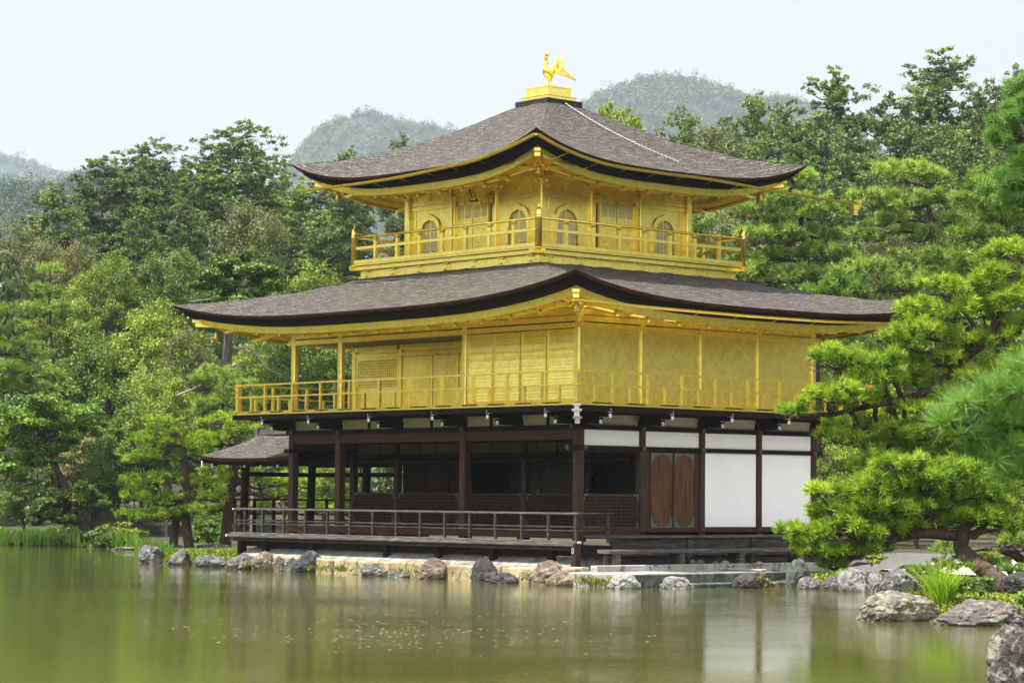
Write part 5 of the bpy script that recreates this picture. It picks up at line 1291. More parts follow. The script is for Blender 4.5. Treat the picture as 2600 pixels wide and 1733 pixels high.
def pine_obj(label, u, D, zb, trunk, pads, tr, mat, dens, length, width, k, cat='pine tree', group=None, bark=None, twig=True, name='pine_tree'):
    """trunk: list of (u, v[, dD]) in the photo, pads: (u, v, half width px, half height px[, dD, tint])"""
    sc_ = D / FPX
    tp = [at(q[0], q[1], D + (q[2] if len(q) > 2 else 0)) for q in trunk]
    root = thing(name, label, cat, tp[0], group)
    tm = MB(); path = smooth_path(tp, 5)
    tm.tube(path, [tr * (1 - .72 * i / (len(path) - 1)) for i in range(len(path))], 9)
    P_ = []
    for q in pads:
        uu, v_, ru, rv = q[:4]; dD = q[4] if len(q) > 4 else rg.uniform(-.6, .6) * ru * sc_; ti = q[5] if len(q) > 5 else .5
        c = at(uu, v_, D + dD); rv *= 1.5
        # break a wide pad into lobes so that its outline is uneven
        nl = max(1, int(round(ru / max(rv, 1) * .9)))
        for j in range(nl):
            f_ = (j + .5) / nl * 2 - 1
            cc = c + CR * f_ * ru * sc_ * (1 - .5 / nl) + np.array((0, 0, 1.0)) * rg.normal(0, .22) * rv * sc_ - np.array((0, 0, 1.0)) * abs(f_) ** 2 * rv * sc_ * .35
            for dd_ in (-.55, .0, .6):
                c2 = cc + CF * (dd_ * ru * sc_ * .75 + rg.normal(0, .1))
                rr_ = rv * sc_ * rg.uniform(.8, 1.25)
                P_.append((c2, (max(ru / nl * sc_ * 1.15, rr_), max(ru / nl * sc_ * 1.15, rr_), rr_ * rg.uniform(.7, 1.0)), ti + rg.normal(0, .07)))
        # branch to the pad
        s_ = path[min(range(len(path)), key=lambda i: np.linalg.norm(path[i] - c) + .8 * abs(path[i][2] - c[2]))]
        limb(tm, s_, c - np.array((0, 0, rv * sc_ * .4)), tr * .38, tr * .1, .16, 6, 7)
        if twig:
            for j in range(7):
                e = c + CR * rg.uniform(-1, 1) * ru * sc_ + CF * rg.normal(0, .3) * ru * sc_ + np.array((0, 0, rg.uniform(-.5, .2) * rv * sc_))
                limb(tm, c - np.array((0, 0, rv * sc_ * .45)), e, tr * .1, tr * .03, .2, 4, 4)
    tm.build('trunk', bark or PBARK, root)
    link(bpy.data.objects.new('crown', pine_pads(P_, dens, length, width, k, mat)), root)
    return root
def place(proto, name, label, cat, u, D, vtop, wpx, group=None, dz=0.0, rz=None, zb=None):
    s_ = D / FPX; p = base_at(u, D, 0); 
    for _ in range(3):
        z = g1(p[0], p[1]) if zb is None else zb; p = base_at(u, D, z)
    top = at(u, vtop, D)[2]; h = max(1.0, top - z)
    root = thing(name, label, cat, (p[0], p[1], z + dz), group, rg.uniform(0, 6.28) if rz is None else rz)
    k = wpx * s_ / proto['w']; kz = h / proto['h']; off = 0.0
    if proto.get('broad') and kz > k * 1.25: kz = k * 1.25; off = h - kz * proto['h']
    for nm, me in proto['parts']:
        o = bpy.data.objects.new(nm, me); COL.objects.link(o); o.parent = root; o.scale = (k, k, kz); o.location = (0, 0, off)
    return root
# ============================================================ far hills and the wood that covers them
def hill(name, D, depth, prof, du, crowns, crad, label=None, mat=None, leaf=.55, nleaf=60, spread=.75, zfoot=2.0):
    us = np.arange(prof[0][0], prof[-1][0] + 1, du); pv = np.interp(us, [p[0] for p in prof], [p[1] for p in prof]) + 11 + np.array([mnoise.noise(Vector((u * .03, D * .01, 0))) * 5 for u in us])
    rows = np.linspace(-1, 1, 25); vs = []
    for s_ in rows:
        d = D + depth * s_; fz = 0.5 + 0.5 * math.cos(math.pi * min(1, abs(s_)))
        for u, v_ in zip(us, pv):
            zr = at(u, v_, D)[2]; p = base_at(u, d, 0)
            n_ = mnoise.noise(Vector((p[0] / 90, p[1] / 90, 1))) * 14 * (1 - abs(s_)) * D / 1500 * (abs(s_) > .05)
            vs.append((p[0], p[1], zfoot + (zr - zfoot) * fz ** .85 + n_))
    k = len(us); fs = [(j * k + i, j * k + i + 1, (j + 1) * k + i + 1, (j + 1) * k + i) for j in range(24) for i in range(k - 1)]
    mb = MB(); mb.v = vs; mb.f = fs; mb.sm = [True] * len(fs); mb.build(name, HILLG, kind='structure')
    V3 = np.array(vs).reshape(25, k, 3)
    C_, Nn, T_ = [], [], []
    for _ in range(crowns):
        r_ = rg.uniform(0, 12.4) if rg.random() > .15 else rg.uniform(11.3, 12.6); c_ = rg.uniform(0, k - 1.01); j, i = int(r_), int(c_); fr_, fc = r_ - j, c_ - i
        p = (V3[j, i] * (1 - fc) + V3[j, i + 1] * fc) * (1 - fr_) + (V3[j + 1, i] * (1 - fc) + V3[j + 1, i + 1] * fc) * fr_
        R_ = crad * rg.uniform(.6, 1.3); hh = rg.uniform(.9, 1.6) * (1.7 if rg.random() < .12 else 1)
        d = unit(rg.normal(0, 1, (nleaf, 3)) + (0, 0, .4)); q = d * rg.uniform(.6, 1.0, (nleaf, 1)) * (R_, R_, R_ * hh)
        C_.append(p + q + (0, 0, R_ * .7)); Nn.append(d); T_.append(np.full(nleaf, rg.normal(.45, .24)) + rg.normal(0, .06, nleaf))
    me = leaves(np.concatenate(C_), np.concatenate(Nn), leaf * crad / 3, np.concatenate(T_), mat or F_HILL, name + '_forest', .85, jit=.28)
    o = link(bpy.data.objects.new('hill_forest', me)); tag(o, label, 'forest', None, 'stuff')
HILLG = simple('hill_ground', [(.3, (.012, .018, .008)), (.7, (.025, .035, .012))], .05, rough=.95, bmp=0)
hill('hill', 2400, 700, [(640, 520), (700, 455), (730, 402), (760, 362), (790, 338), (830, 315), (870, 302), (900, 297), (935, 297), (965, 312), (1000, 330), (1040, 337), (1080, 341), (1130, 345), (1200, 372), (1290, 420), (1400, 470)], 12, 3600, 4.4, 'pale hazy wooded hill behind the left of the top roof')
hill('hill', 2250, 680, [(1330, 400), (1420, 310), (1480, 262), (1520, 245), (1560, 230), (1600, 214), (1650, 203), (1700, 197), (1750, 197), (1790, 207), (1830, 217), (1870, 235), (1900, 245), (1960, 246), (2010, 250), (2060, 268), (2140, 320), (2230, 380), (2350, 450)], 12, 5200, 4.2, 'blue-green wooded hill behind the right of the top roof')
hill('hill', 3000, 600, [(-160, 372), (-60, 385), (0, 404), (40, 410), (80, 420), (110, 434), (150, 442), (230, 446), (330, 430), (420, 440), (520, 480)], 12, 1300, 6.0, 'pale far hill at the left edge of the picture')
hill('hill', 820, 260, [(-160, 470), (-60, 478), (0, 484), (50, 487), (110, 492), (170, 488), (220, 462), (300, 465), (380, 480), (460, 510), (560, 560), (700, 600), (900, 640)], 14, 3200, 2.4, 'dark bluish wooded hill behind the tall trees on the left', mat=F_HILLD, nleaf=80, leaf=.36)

# ============================================================ trees
rg = np.random.default_rng(5)
HIN = [conifer(18, 5.6, 6.0, 52000, .10, F_HINOKI, 20, tr=.22, ragged=.45),
       conifer(18, 6.6, 5.5, 54000, .095, F_HINOKI, 22, tr=.22, ragged=.5, gap=.08, dead=12),
       conifer(18, 7.4, 3.0, 70000, .10, F_HINOKI, 26, tr=.26, ragged=.3, point=.3),
       conifer(18, 6.0, 4.0, 54000, .10, F_HINOKI, 23, tr=.22, ragged=.35, point=.3)]
OLV = [broad(9, 6.5, 1.2, 23000, .08, F_OLIVE, 17), broad(9, 6.0, 1.5, 21000, .08, F_OLIVE, 15)]
YEL = [broad(8, 6.5, 1.0, 23000, .08, F_YELLOW, 17), broad(8, 6.0, 1.4, 21000, .08, F_YELLOW, 16)]
GRN = [broad(8, 6.5, .9, 23000, .08, F_GREEN, 17), broad(8, 5.5, 1.4, 19000, .08, F_GREEN, 14)]
PAL = [broad(5, 5.5, 1.2, 9000, .085, F_PALE, 13)]
TALLB = [broad(12, 5.0, 5.5, 9000, .12, F_YELLOW, 14, tr=.14)]
G_ = 'tall cypresses of the slope behind'
T = place
T(HIN[1], 'cypress_tree', 'tall ragged cypress with gaps, leftmost against the dark blue hill', 'cypress', 128, 150, 470, 247, G_)
T(HIN[0], 'cypress_tree', 'slender tall cypress with straight bare lower trunk, second from the left', 'cypress', 252, 156, 392, 214, G_)
T(HIN[2], 'cypress_tree', 'broad cypress, third from the left, between the slender one and the biggest crown', 'cypress', 378, 158, 360, 292, G_)
T(HIN[3], 'cypress_tree', 'cypress standing lower in the notch left of the biggest dark crown on the left skyline', 'cypress', 470, 166, 412, 195, G_)
T(HIN[2], 'cypress_tree', 'biggest dense dark crown on the left skyline, just left of the top roof', 'cypress', 592, 158, 318, 377, G_)
T(HIN[3], 'cypress_tree', 'cypress right behind the big dense crown, below the left hill', 'cypress', 690, 162, 430, 221, G_)
T(HIN[0], 'cypress_tree', 'dark cypress below the left tip of the top roof', 'cypress', 790, 150, 455, 286, G_)
T(HIN[1], 'cypress_tree', 'grey-trunked cypress left of the upper balcony corner post', 'cypress', 868, 138, 470, 247, G_)
T(HIN[3], 'cypress_tree', 'shaded cypress between the olive tree and the upper balcony on the left', 'cypress', 735, 140, 540, 247, G_)
T(HIN[0], 'cypress_tree', 'small treetop peeping over the top roof below the left hill', 'cypress', 880, 176, 376, 117, G_)
T(HIN[1], 'cypress_tree', 'dark treetop peeping over the left slope of the top roof nearer the ridge', 'cypress', 1018, 180, 345, 130, G_)
T(TALLB[0], 'broadleaf_tree', 'loose green treetop over the right slope of the top roof, near the chain', 'tree', 1545, 150, 250, 125)
T(TALLB[0], 'broadleaf_tree', 'smaller loose treetop lower on the right slope of the top roof', 'tree', 1598, 148, 284, 95)
T(HIN[2], 'cypress_tree', 'cypress right of the small treetops, touching the right slope of the top roof', 'cypress', 1735, 150, 285, 221, G_)
T(OLV[0], 'broadleaf_tree', 'wide light olive tree directly above the right part of the top roof', 'tree', 1815, 140, 300, 240)
T(HIN[0], 'cypress_tree', 'pointed dark cypress in front of the right hill', 'cypress', 1905, 146, 238, 221, G_)
T(HIN[3], 'cypress_tree', 'rounded cypress between the pointed one and the tall airy one on the right', 'cypress', 2002, 150, 255, 221, G_)
T(HIN[1], 'cypress_tree', 'tall airy cypress with pale bare branches behind the long gutter end', 'cypress', 2122, 148, 182, 312, G_)
T(HIN[3], 'cypress_tree', 'lower cypress between the two tall airy ones on the right skyline', 'cypress', 2262, 156, 235, 234, G_)
T(HIN[1], 'cypress_tree', 'tallest airy cypress on the right skyline with withered red sprays', 'cypress', 2386, 152, 130, 364, G_)
T(HIN[2], 'cypress_tree', 'dense cypress right of the tallest one on the right skyline', 'cypress', 2505, 150, 215, 247, G_)
T(HIN[0], 'cypress_tree', 'cypress at the right edge of the skyline behind bright pine needles', 'cypress', 2590, 150, 165, 208, G_)
T(HIN[2], 'cypress_tree', 'dark cypress low behind the right tip of the top roof', 'cypress', 1955, 126, 350, 312, G_)
T(HIN[3], 'cypress_tree', 'dark cypress filling the gap behind the two mid pines on the right', 'cypress', 2215, 124, 390, 299, G_)
T(HIN[2], 'cypress_tree', 'shaded cypress behind the right red-trunked pine', 'cypress', 2460, 124, 360, 325, G_)
T(OLV[1], 'broadleaf_tree', 'grey-olive tree behind the right upper balcony post', 'tree', 1850, 106, 540, 190)
T(GRN[0], 'broadleaf_tree', 'dark green tree behind the right end of the upper balcony rail', 'tree', 1790, 112, 480, 200)
T(OLV[0], 'broadleaf_tree', 'pale olive bush-like tree between the two mid pines on the right', 'tree', 2260, 100, 545, 180)
T(OLV[0], 'broadleaf_tree', 'rounded olive tree before the dark cypresses, below the biggest crown', 'tree', 618, 134, 495, 235)
T(OLV[1], 'broadleaf_tree', 'brownish olive tree at the left edge below the blue hill', 'tree', 15, 134, 560, 200)
T(OLV[0], 'broadleaf_tree', 'brownish olive tree second from the left edge, below the leftmost cypress', 'tree', 110, 131, 600, 190)
T(OLV[1], 'broadleaf_tree', 'tan olive tree just left of the yellow-green ones, under the slender cypress', 'tree', 195, 128, 612, 160)
T(YEL[0], 'broadleaf_tree', 'bright yellow-green tree under the slender tall cypress', 'tree', 262, 122, 640, 200)
T(HIN[0], 'broadleaf_tree', 'slender green tree with a bare lower stem, left of the pale green mass', 'tree', 335, 124, 515, 156)
T(GRN[1], 'broadleaf_tree', 'pale green tree right of the slender two-stemmed tree', 'tree', 430, 122, 620, 190)
T(GRN[0], 'broadleaf_tree', 'mid green tree left of the grey-trunked tree behind the lower roof tip', 'tree', 520, 124, 700, 190)
T(YEL[1], 'broadleaf_tree', 'yellow-green tree at the left behind the young pine', 'tree', 170, 114, 730, 220)
T(YEL[0], 'broadleaf_tree', 'wide yellow-green tree left of the lower roof tip', 'tree', 400, 108, 760, 300)
T(OLV[1], 'broadleaf_tree', 'tan-leaved tree just below the left tip of the lower roof', 'tree', 482, 104, 830, 200)
T(GRN[1], 'broadleaf_tree', 'green tree between the dark layered pine and the wide yellow-green tree', 'tree', 270, 108, 830, 230)
T(YEL[1], 'broadleaf_tree', 'yellow-topped tree showing over the left slope of the lower roof', 'tree', 790, 110, 668, 230)
T(GRN[0], 'broadleaf_tree', 'green tree showing over the lower roof beside the grey-trunked tree', 'tree', 680, 112, 690, 210)
T(GRN[1], 'broadleaf_tree', 'green tree seen behind the open gilt gallery posts', 'tree', 745, 98, 810, 240)
T(YEL[0], 'broadleaf_tree', 'yellow-green tree seen behind the gilt railing left of the gallery', 'tree', 640, 100, 850, 210)
T(GRN[0], 'broadleaf_tree', 'deep green tree seen between the gilt gallery post and the lattice window', 'tree', 860, 98, 830, 210)
T(YEL[1], 'broadleaf_tree', 'yellow-green bush seen through the dark posts right of the porch', 'tree', 835, 90, 1140, 190)
T(GRN[1], 'broadleaf_tree', 'bluish green tree left of the porch roof behind the clipped pine', 'tree', 350, 103, 940, 240)
T(GRN[0], 'broadleaf_tree', 'rounded green tree between the pale maple and the clipped pine', 'tree', 305, 101.5, 1060, 200)
T(PAL[0], 'maple_tree', 'pale pinkish-yellow maple right of the big green maple', 'maple', 232, 103.5, 1080, 210)
T(GRN[1], 'broadleaf_tree', 'dark green low tree hanging over the water below the pale maple', 'tree', 235, 100.8, 1185, 170)
T(GRN[0], 'broadleaf_tree', 'dark green low tree at the left edge above the reeds', 'tree', 62, 101.2, 1200, 190)
T(GRN[0], 'broadleaf_tree', 'dark shrub-like tree right of the clipped pine trunks', 'tree', 540, 86, 1290, 130)
T(YEL[1], 'broadleaf_tree', 'pale green tree behind the right bank pine, right of the white panels', 'tree', 2130, 75, 1110, 190)
T(GRN[1], 'broadleaf_tree', 'green tree low behind the right bank, under the pine limbs', 'tree', 2330, 80, 1150, 240)
T(GRN[0], 'broadleaf_tree', 'green tree at the right edge behind the overhanging pine', 'tree', 2540, 84, 1050, 260)
T(HIN[2], 'cypress_tree', 'dark tree behind the right end of the lower roof', 'cypress', 2160, 96, 800, 260)

T(HIN[2], 'cypress_tree', 'shaded cypress seen between the two mid pines on the right', 'cypress', 2095, 116, 440, 260, G_)
T(HIN[3], 'cypress_tree', 'shaded cypress low behind the right pines, left of the right edge', 'cypress', 2350, 112, 430, 260, G_)
T(HIN[2], 'cypress_tree', 'dark cypress at the far right edge under the near needle sprays', 'cypress', 2570, 112, 380, 260, G_)
T(HIN[3], 'cypress_tree', 'dark cypress behind the gilded pole end of the long gutter', 'cypress', 2160, 136, 330, 260, G_)
T(HIN[2], 'cypress_tree', 'dark cypress below the tallest airy one on the right', 'cypress', 2390, 136, 330, 280, G_)
T(HIN[3], 'cypress_tree', 'green cypress above the right part of the top roof, left of the pointed one', 'cypress', 1850, 134, 360, 200, G_)
T(HIN[2], 'cypress_tree', 'dark cypress under the notch left of the biggest crown', 'cypress', 455, 140, 520, 230, G_)
T(GRN[0], 'broadleaf_tree', 'green tree on the right behind the crooked pine limb', 'tree', 2400, 90, 760, 330)
T(YEL[1], 'broadleaf_tree', 'yellowish tree on the right behind the lower pine', 'tree', 2250, 84, 980, 300)
T(GRN[1], 'broadleaf_tree', 'green tree right behind the far end of the gilt railing', 'tree', 2130, 92, 860, 260)
T(GRN[0], 'broadleaf_tree', 'broad green tree at the right edge behind the out of focus branch', 'tree', 2560, 96, 740, 330)
T(GRN[1], 'broadleaf_tree', 'green tree at the left above the big green maple', 'tree', 120, 108, 900, 260)
T(YEL[0], 'broadleaf_tree', 'yellow-green tree left of the bluish-green pine, under the tan-leaved tree', 'tree', 420, 101, 930, 220)
T(GRN[0], 'broadleaf_tree', 'dark green tree behind the pale maple on the left shore', 'tree', 200, 106, 1000, 240)

def leaf_obj(label, D, trunk, pads, tr, mat, dens, size, cat, name, bark=None, dead=()):
    sc_ = D / FPX; tp = [at(q[0], q[1], D + (q[2] if len(q) > 2 else 0)) for q in trunk]
    root = thing(name, label, cat, tp[0]); tm = MB(); path = smooth_path(tp, 5)
    tm.tube(path, [tr * (1 - .6 * i / (len(path) - 1)) for i in range(len(path))], 9)
    C_, Nn, T_ = [], [], []
    for q in pads:
        c = at(q[0], q[1], D + (q[4] if len(q) > 4 else rg.uniform(-.5, .5) * q[2] * sc_)); r_ = np.array((q[2], q[2], q[3])) * sc_ * 1.1
        p, n_, t_ = clump(c, r_, int(dens * r_[0] * (r_[0] + r_[2])), .4); C_.append(p); Nn.append(n_); T_.append(np.full(len(p), .45 + rg.normal(0, .1)) + t_ + rg.normal(0, .08, len(p)))
        s_ = path[min(range(len(path)), key=lambda i: np.linalg.norm(path[i] - c))]; limb(tm, s_, c, tr * .4, tr * .1, .15, 6, 6)
    tm.build('trunk', bark or BARK, root)
    link(bpy.data.objects.new('crown', leaves(np.concatenate(C_), np.concatenate(Nn), size, np.concatenate(T_), mat, 'crown')), root)
    for dl in dead:
        m = MB(); pth = smooth_path([at(a_[0], a_[1], D - .3) for a_ in dl[0]], 4); m.tube(pth, [dl[1] * (1 - .8 * i / (len(pth) - 1)) for i in range(len(pth))], 6); m.build('bare_branch', DEADW, root)
    return root
leaf_obj('large old tree with thick grey trunk and bare crooked branches behind the lower roof tip', 97, [(572, 1330), (574, 1100), (576, 935), (580, 860), (584, 780), (592, 700), (600, 660)],
         [(560, 690, 60, 35), (620, 700, 60, 30), (520, 740, 50, 28), (660, 735, 55, 25), (590, 655, 45, 28), (540, 770, 45, 20), (640, 770, 60, 20), (690, 705, 40, 22)], .24, F_GREEN, 3400, .08, 'tree', 'old_tree',
         dead=[([(592, 880), (606, 884), (632, 882), (655, 905), (680, 935), (715, 952)], .085), ([(590, 930), (600, 925), (606, 945)], .07), ([(600, 925), (620, 938), (640, 942)], .035), ([(585, 770), (600, 740), (625, 700), (655, 657)], .06), ([(575, 775), (560, 755), (530, 760), (480, 765)], .06), ([(570, 800), (540, 775), (500, 782)], .05), ([(575, 850), (565, 840), (555, 838)], .05), ([(450, 1003), (470, 995), (500, 982), (510, 975)], .05)])
leaf_obj('spreading bright green maple with dark leaning trunk on the left shore', 100.6, [(175, 1330), (165, 1240), (148, 1200), (128, 1160), (120, 1120)],
         [(120, 1020, 70, 26), (60, 1050, 60, 26), (190, 1050, 60, 28), (100, 1070, 80, 28), (30, 1110, 50, 26), (150, 1100, 70, 26), (90, 1130, 70, 26), (60, 1170, 50, 26), (130, 1165, 45, 22), (235, 1085, 35, 22), (30, 1200, 40, 22)], .2, F_MAPLE, 2400, .07, 'maple', 'maple_tree', bark=PBARK)
leaf_obj('low dark green tree whose black trunk leans over the water on the left shore', 99.6, [(228, 1392), (212, 1340), (203, 1290), (190, 1240)],
         [(150, 1270, 55, 26), (200, 1250, 50, 28), (110, 1290, 45, 24), (240, 1270, 40, 24), (170, 1310, 50, 22), (95, 1320, 35, 20)], .2, F_GREEN, 2400, .07, 'tree', 'broadleaf_tree', bark=PBARK)
leaf_obj('small round shrub among the reeds on the left shore', 99.3, [(148, 1390), (148, 1360)], [(150, 1350, 28, 20), (135, 1370, 22, 14), (168, 1368, 22, 14)], .05, F_YELLOW, 1800, .08, 'shrub', 'shrub')
for u_, hh_, lab_ in ((190, 16, 'rounded dark shrub at the water under the low black-trunked tree'), (255, 20, 'green shrub overhanging the water right of the black leaning trunk'), (285, 14, 'small shrub at the water just left of the reed clump by the islet')):
    d_ = shore_depth(u_) + .5; v_ = 1264 + FPX * 1.75 / d_
    leaf_obj(lab_, d_, [(u_, v_ + 8), (u_, v_ - hh_)], [(u_, v_ - hh_ * 1.3, 30, hh_), (u_ - 20, v_ - hh_ * .7, 22, hh_ * .8), (u_ + 20, v_ - hh_ * .8, 24, hh_ * .8)], .05, F_GREEN, 1800, .08, 'shrub', 'shrub')
leaf_obj('dark shrub with broad leaves behind the clipped pine trunk on the islet', 82, [(530, 1392), (530, 1360)], [(530, 1345, 32, 20), (550, 1360, 25, 16), (512, 1358, 25, 16)], .05, F_GREEN, 1900, .075, 'shrub', 'shrub')
leaf_obj('light green spreading shrub on the left bank below the clipped pine', 99, [(300, 1380), (300, 1355)], [(300, 1345, 40, 20), (270, 1360, 26, 16), (330, 1352, 30, 18), (315, 1370, 40, 14)], .05, F_YELLOW, 1800, .08, 'shrub', 'shrub')
leaf_obj('dark round-leaved bush at the foot of the leaning pine trunk on the right bank', 42.6, [(2490, 1512), (2490, 1490)], [(2490, 1480, 40, 22), (2460, 1492, 26, 16), (2515, 1500, 30, 14)], .03, F_GREEN, 5200, .035, 'shrub', 'shrub')
leaf_obj('small yellow-green shrub at the right edge above the purplish boulder', 41, [(2600, 1540), (2600, 1510)], [(2598, 1508, 28, 20), (2620, 1520, 26, 18)], .03, F_YELLOW, 5200, .035, 'shrub', 'shrub')
leaf_obj('bright green fern-like plant between the whitish stone and the two-humped rock', 57, [(2253, 1492), (2253, 1475)], [(2253, 1468, 22, 16), (2240, 1480, 14, 10), (2264, 1482, 16, 12)], .02, F_GREEN, 4800, .05, 'plant', 'fern')
leaf_obj('small light green sapling on the gravel walk edge under the pine branch', 58.5, [(2213, 1436), (2215, 1420)], [(2190, 1414, 26, 8), (2235, 1420, 30, 8), (2212, 1410, 20, 7)], .03, F_YELLOW, 5200, .05, 'sapling', 'sapling')
leaf_obj('small plant with yellow and reddish leaves right of the dark striped rock', 57.8, [(1945, 1492), (1943, 1478)], [(1940, 1474, 12, 9), (1955, 1482, 16, 9), (1932, 1462, 9, 8)], .015, F_PALE, 5200, .045, 'plant', 'small_plant')

# ------------------------------------------------------------ pines
pine_obj('clipped garden pine with layered bright pads and twin trunk on the islet', 478, 79, 0, [(482, 1398), (474, 1340), (472, 1290), (474, 1240), (468, 1190), (466, 1140), (452, 1100)],
         [(418, 1070, 58, 13), (422, 1096, 60, 16), (375, 1128, 48, 17), (478, 1128, 80, 18), (345, 1164, 55, 18), (405, 1160, 50, 15), (500, 1163, 70, 16), (360, 1222, 60, 20), (420, 1217, 55, 18), (515, 1230, 70, 18), (372, 1264, 65, 20), (440, 1262, 45, 16), (482, 1294, 45, 14), (335, 1313, 42, 16), (395, 1308, 50, 18), (540, 1262, 40, 16), (445, 1308, 40, 13)],
         .17, F_PINE, 55, .16, .011, 14)
o = MB(); pth = smooth_path([at(440, 1400, 79.4), at(443, 1350, 79.4), at(450, 1300, 79.3), at(455, 1260, 79.2)], 4); o.tube(pth, [.15 - .04 * i / len(pth) for i in range(len(pth))], 8); pin = bpy.data.objects['pine_tree']; o.build('second_stem', PBARK, pin)
pine_obj('leaning dark-trunked pine directly left of the porch with pads behind its roof', 580, 80, 0, [(570, 1405), (575, 1340), (583, 1280), (592, 1220), (600, 1165), (608, 1110), (620, 1075)],
         [(575, 1062, 65, 18), (620, 1085, 50, 14), (560, 1108, 62, 18), (520, 1130, 40, 18), (545, 1218, 60, 20), (620, 1205, 60, 22), (552, 1260, 45, 14), (535, 1292, 55, 16), (690, 1222, 60, 18), (655, 1165, 45, 14), (720, 1258, 45, 16), (770, 1225, 45, 18), (650, 1290, 50, 18), (560, 1165, 40, 14), (800, 1290, 40, 18)],
         .2, F_PINE, 55, .16, .011, 14)
pine_obj('soft bluish-green pine behind the left end of the gilt railing', 570, 90, 0, [(560, 1340), (560, 1150), (565, 1040), (570, 970)],
         [(560, 955, 62, 20), (520, 975, 40, 18), (610, 985, 55, 20), (540, 1010, 62, 20), (620, 1030, 50, 18), (580, 1050, 70, 18), (510, 1040, 45, 16)], .13, F_PINEB, 48, .19, .012, 13)
pine_obj('dark layered pine reaching in from the left edge', 30, 97, 0, [(-40, 1360), (-35, 1150), (-25, 1000), (-10, 900), (0, 830)],
         [(40, 835, 60, 20), (90, 905, 50, 18), (20, 885, 60, 20), (110, 945, 55, 20), (40, 935, 70, 22), (70, 985, 75, 22), (10, 985, 50, 20), (20, 790, 40, 18), (-70, 880, 80, 22), (-110, 960, 80, 22), (-60, 1040, 85, 22), (-100, 800, 60, 20), (-120, 1100, 80, 22)], .2, F_PINEB, 40, .2, .013, 13)
pine_obj('young upright bright pine above the dark layered pine on the left', 130, 105, 0, [(150, 1330), (140, 1000), (130, 850), (125, 760), (128, 680)],
         [(128, 700, 16, 22), (110, 740, 30, 18), (145, 745, 30, 18), (95, 785, 40, 18), (150, 790, 35, 18), (120, 815, 50, 18), (100, 850, 40, 16)], .1, F_PINEB, 40, .2, .013, 13)
G2 = 'pines behind the right of the lower roof'
pine_obj('pine with straight dark trunk and loose tiers just right of the upper balcony', 2030, 90, 0, [(2085, 1340), (2070, 900), (2056, 740), (2048, 660), (2038, 590), (2028, 520), (2016, 470), (2000, 440)],
         [(2005, 455, 78, 20), (1960, 482, 50, 16), (2015, 508, 95, 20), (1945, 548, 80, 20), (2065, 545, 85, 20), (1950, 602, 90, 22), (2075, 592, 70, 20), (1935, 655, 75, 22), (2080, 645, 115, 24), (1990, 695, 135, 24), (2110, 705, 85, 22), (1905, 705, 50, 20), (1920, 480, 35, 14)],
         .16, F_PINEB, 42, .25, .018, 12, group=G2)
pine_obj('pine with reddish curved trunk and umbrella crown in front of the dark cypresses', 2365, 88, 0, [(2390, 1340), (2385, 900), (2376, 690), (2370, 610), (2362, 545), (2345, 495), (2322, 466)],
         [(2300, 442, 95, 24), (2372, 455, 55, 18), (2228, 512, 80, 22), (2300, 522, 75, 18), (2405, 500, 55, 18), (2245, 562, 65, 20), (2435, 560, 60, 20), (2330, 602, 75, 20), (2280, 662, 95, 22), (2410, 640, 75, 22), (2200, 600, 50, 18)],
         .17, F_PINEB, 42, .25, .018, 12, group=G2)
pine_obj('dense pine filling the right edge below the near bright needles', 2545, 68, 0, [(2575, 1340), (2565, 900), (2555, 700), (2548, 540), (2540, 470)],
         [(2535, 470, 95, 28), (2490, 512, 85, 26), (2565, 545, 85, 28), (2470, 592, 85, 24), (2545, 622, 95, 26), (2430, 655, 95, 24), (2545, 692, 85, 24), (2405, 700, 75, 20)],
         .17, F_PINEB, 60, .22, .015, 12, group=G2)
pine_obj('low wide pine directly behind the right end of the lower roof', 2230, 80, 0, [(2245, 1340), (2235, 950), (2235, 840), (2242, 760), (2250, 720)],
         [(2130, 722, 85, 20), (2230, 692, 85, 20), (2300, 725, 85, 22), (2085, 745, 60, 14), (2190, 760, 80, 18), (2200, 905, 120, 28), (2285, 880, 70, 24), (2130, 880, 70, 20), (2250, 950, 90, 26), (2170, 950, 70, 22)],
         .16, F_PINEB, 50, .23, .017, 12, group=G2)
pine_obj('near pine whose bright needle sprays enter at the top right edge', 2560, 42, 0, [(2760, 1500), (2740, 900), (2720, 500), (2680, 380), (2620, 340)],
         [(2590, 280, 40, 24, 0, .6), (2575, 320, 55, 30, 0, .65), (2560, 360, 45, 26, .3, .6), (2600, 420, 50, 30, 0, .6), (2570, 470, 70, 30, .2, .55), (2605, 510, 60, 30, 0, .5), (2600, 235, 30, 22, .4, .6), (2690, 400, 80, 36, .5, .55), (2740, 520, 90, 36, .3, .5), (2700, 640, 80, 34, .4, .5), (2760, 760, 90, 34, .2, .5), (2800, 640, 80, 34, .2, .5)],
         .16, F_NEAR, 170, .17, .006, 22)
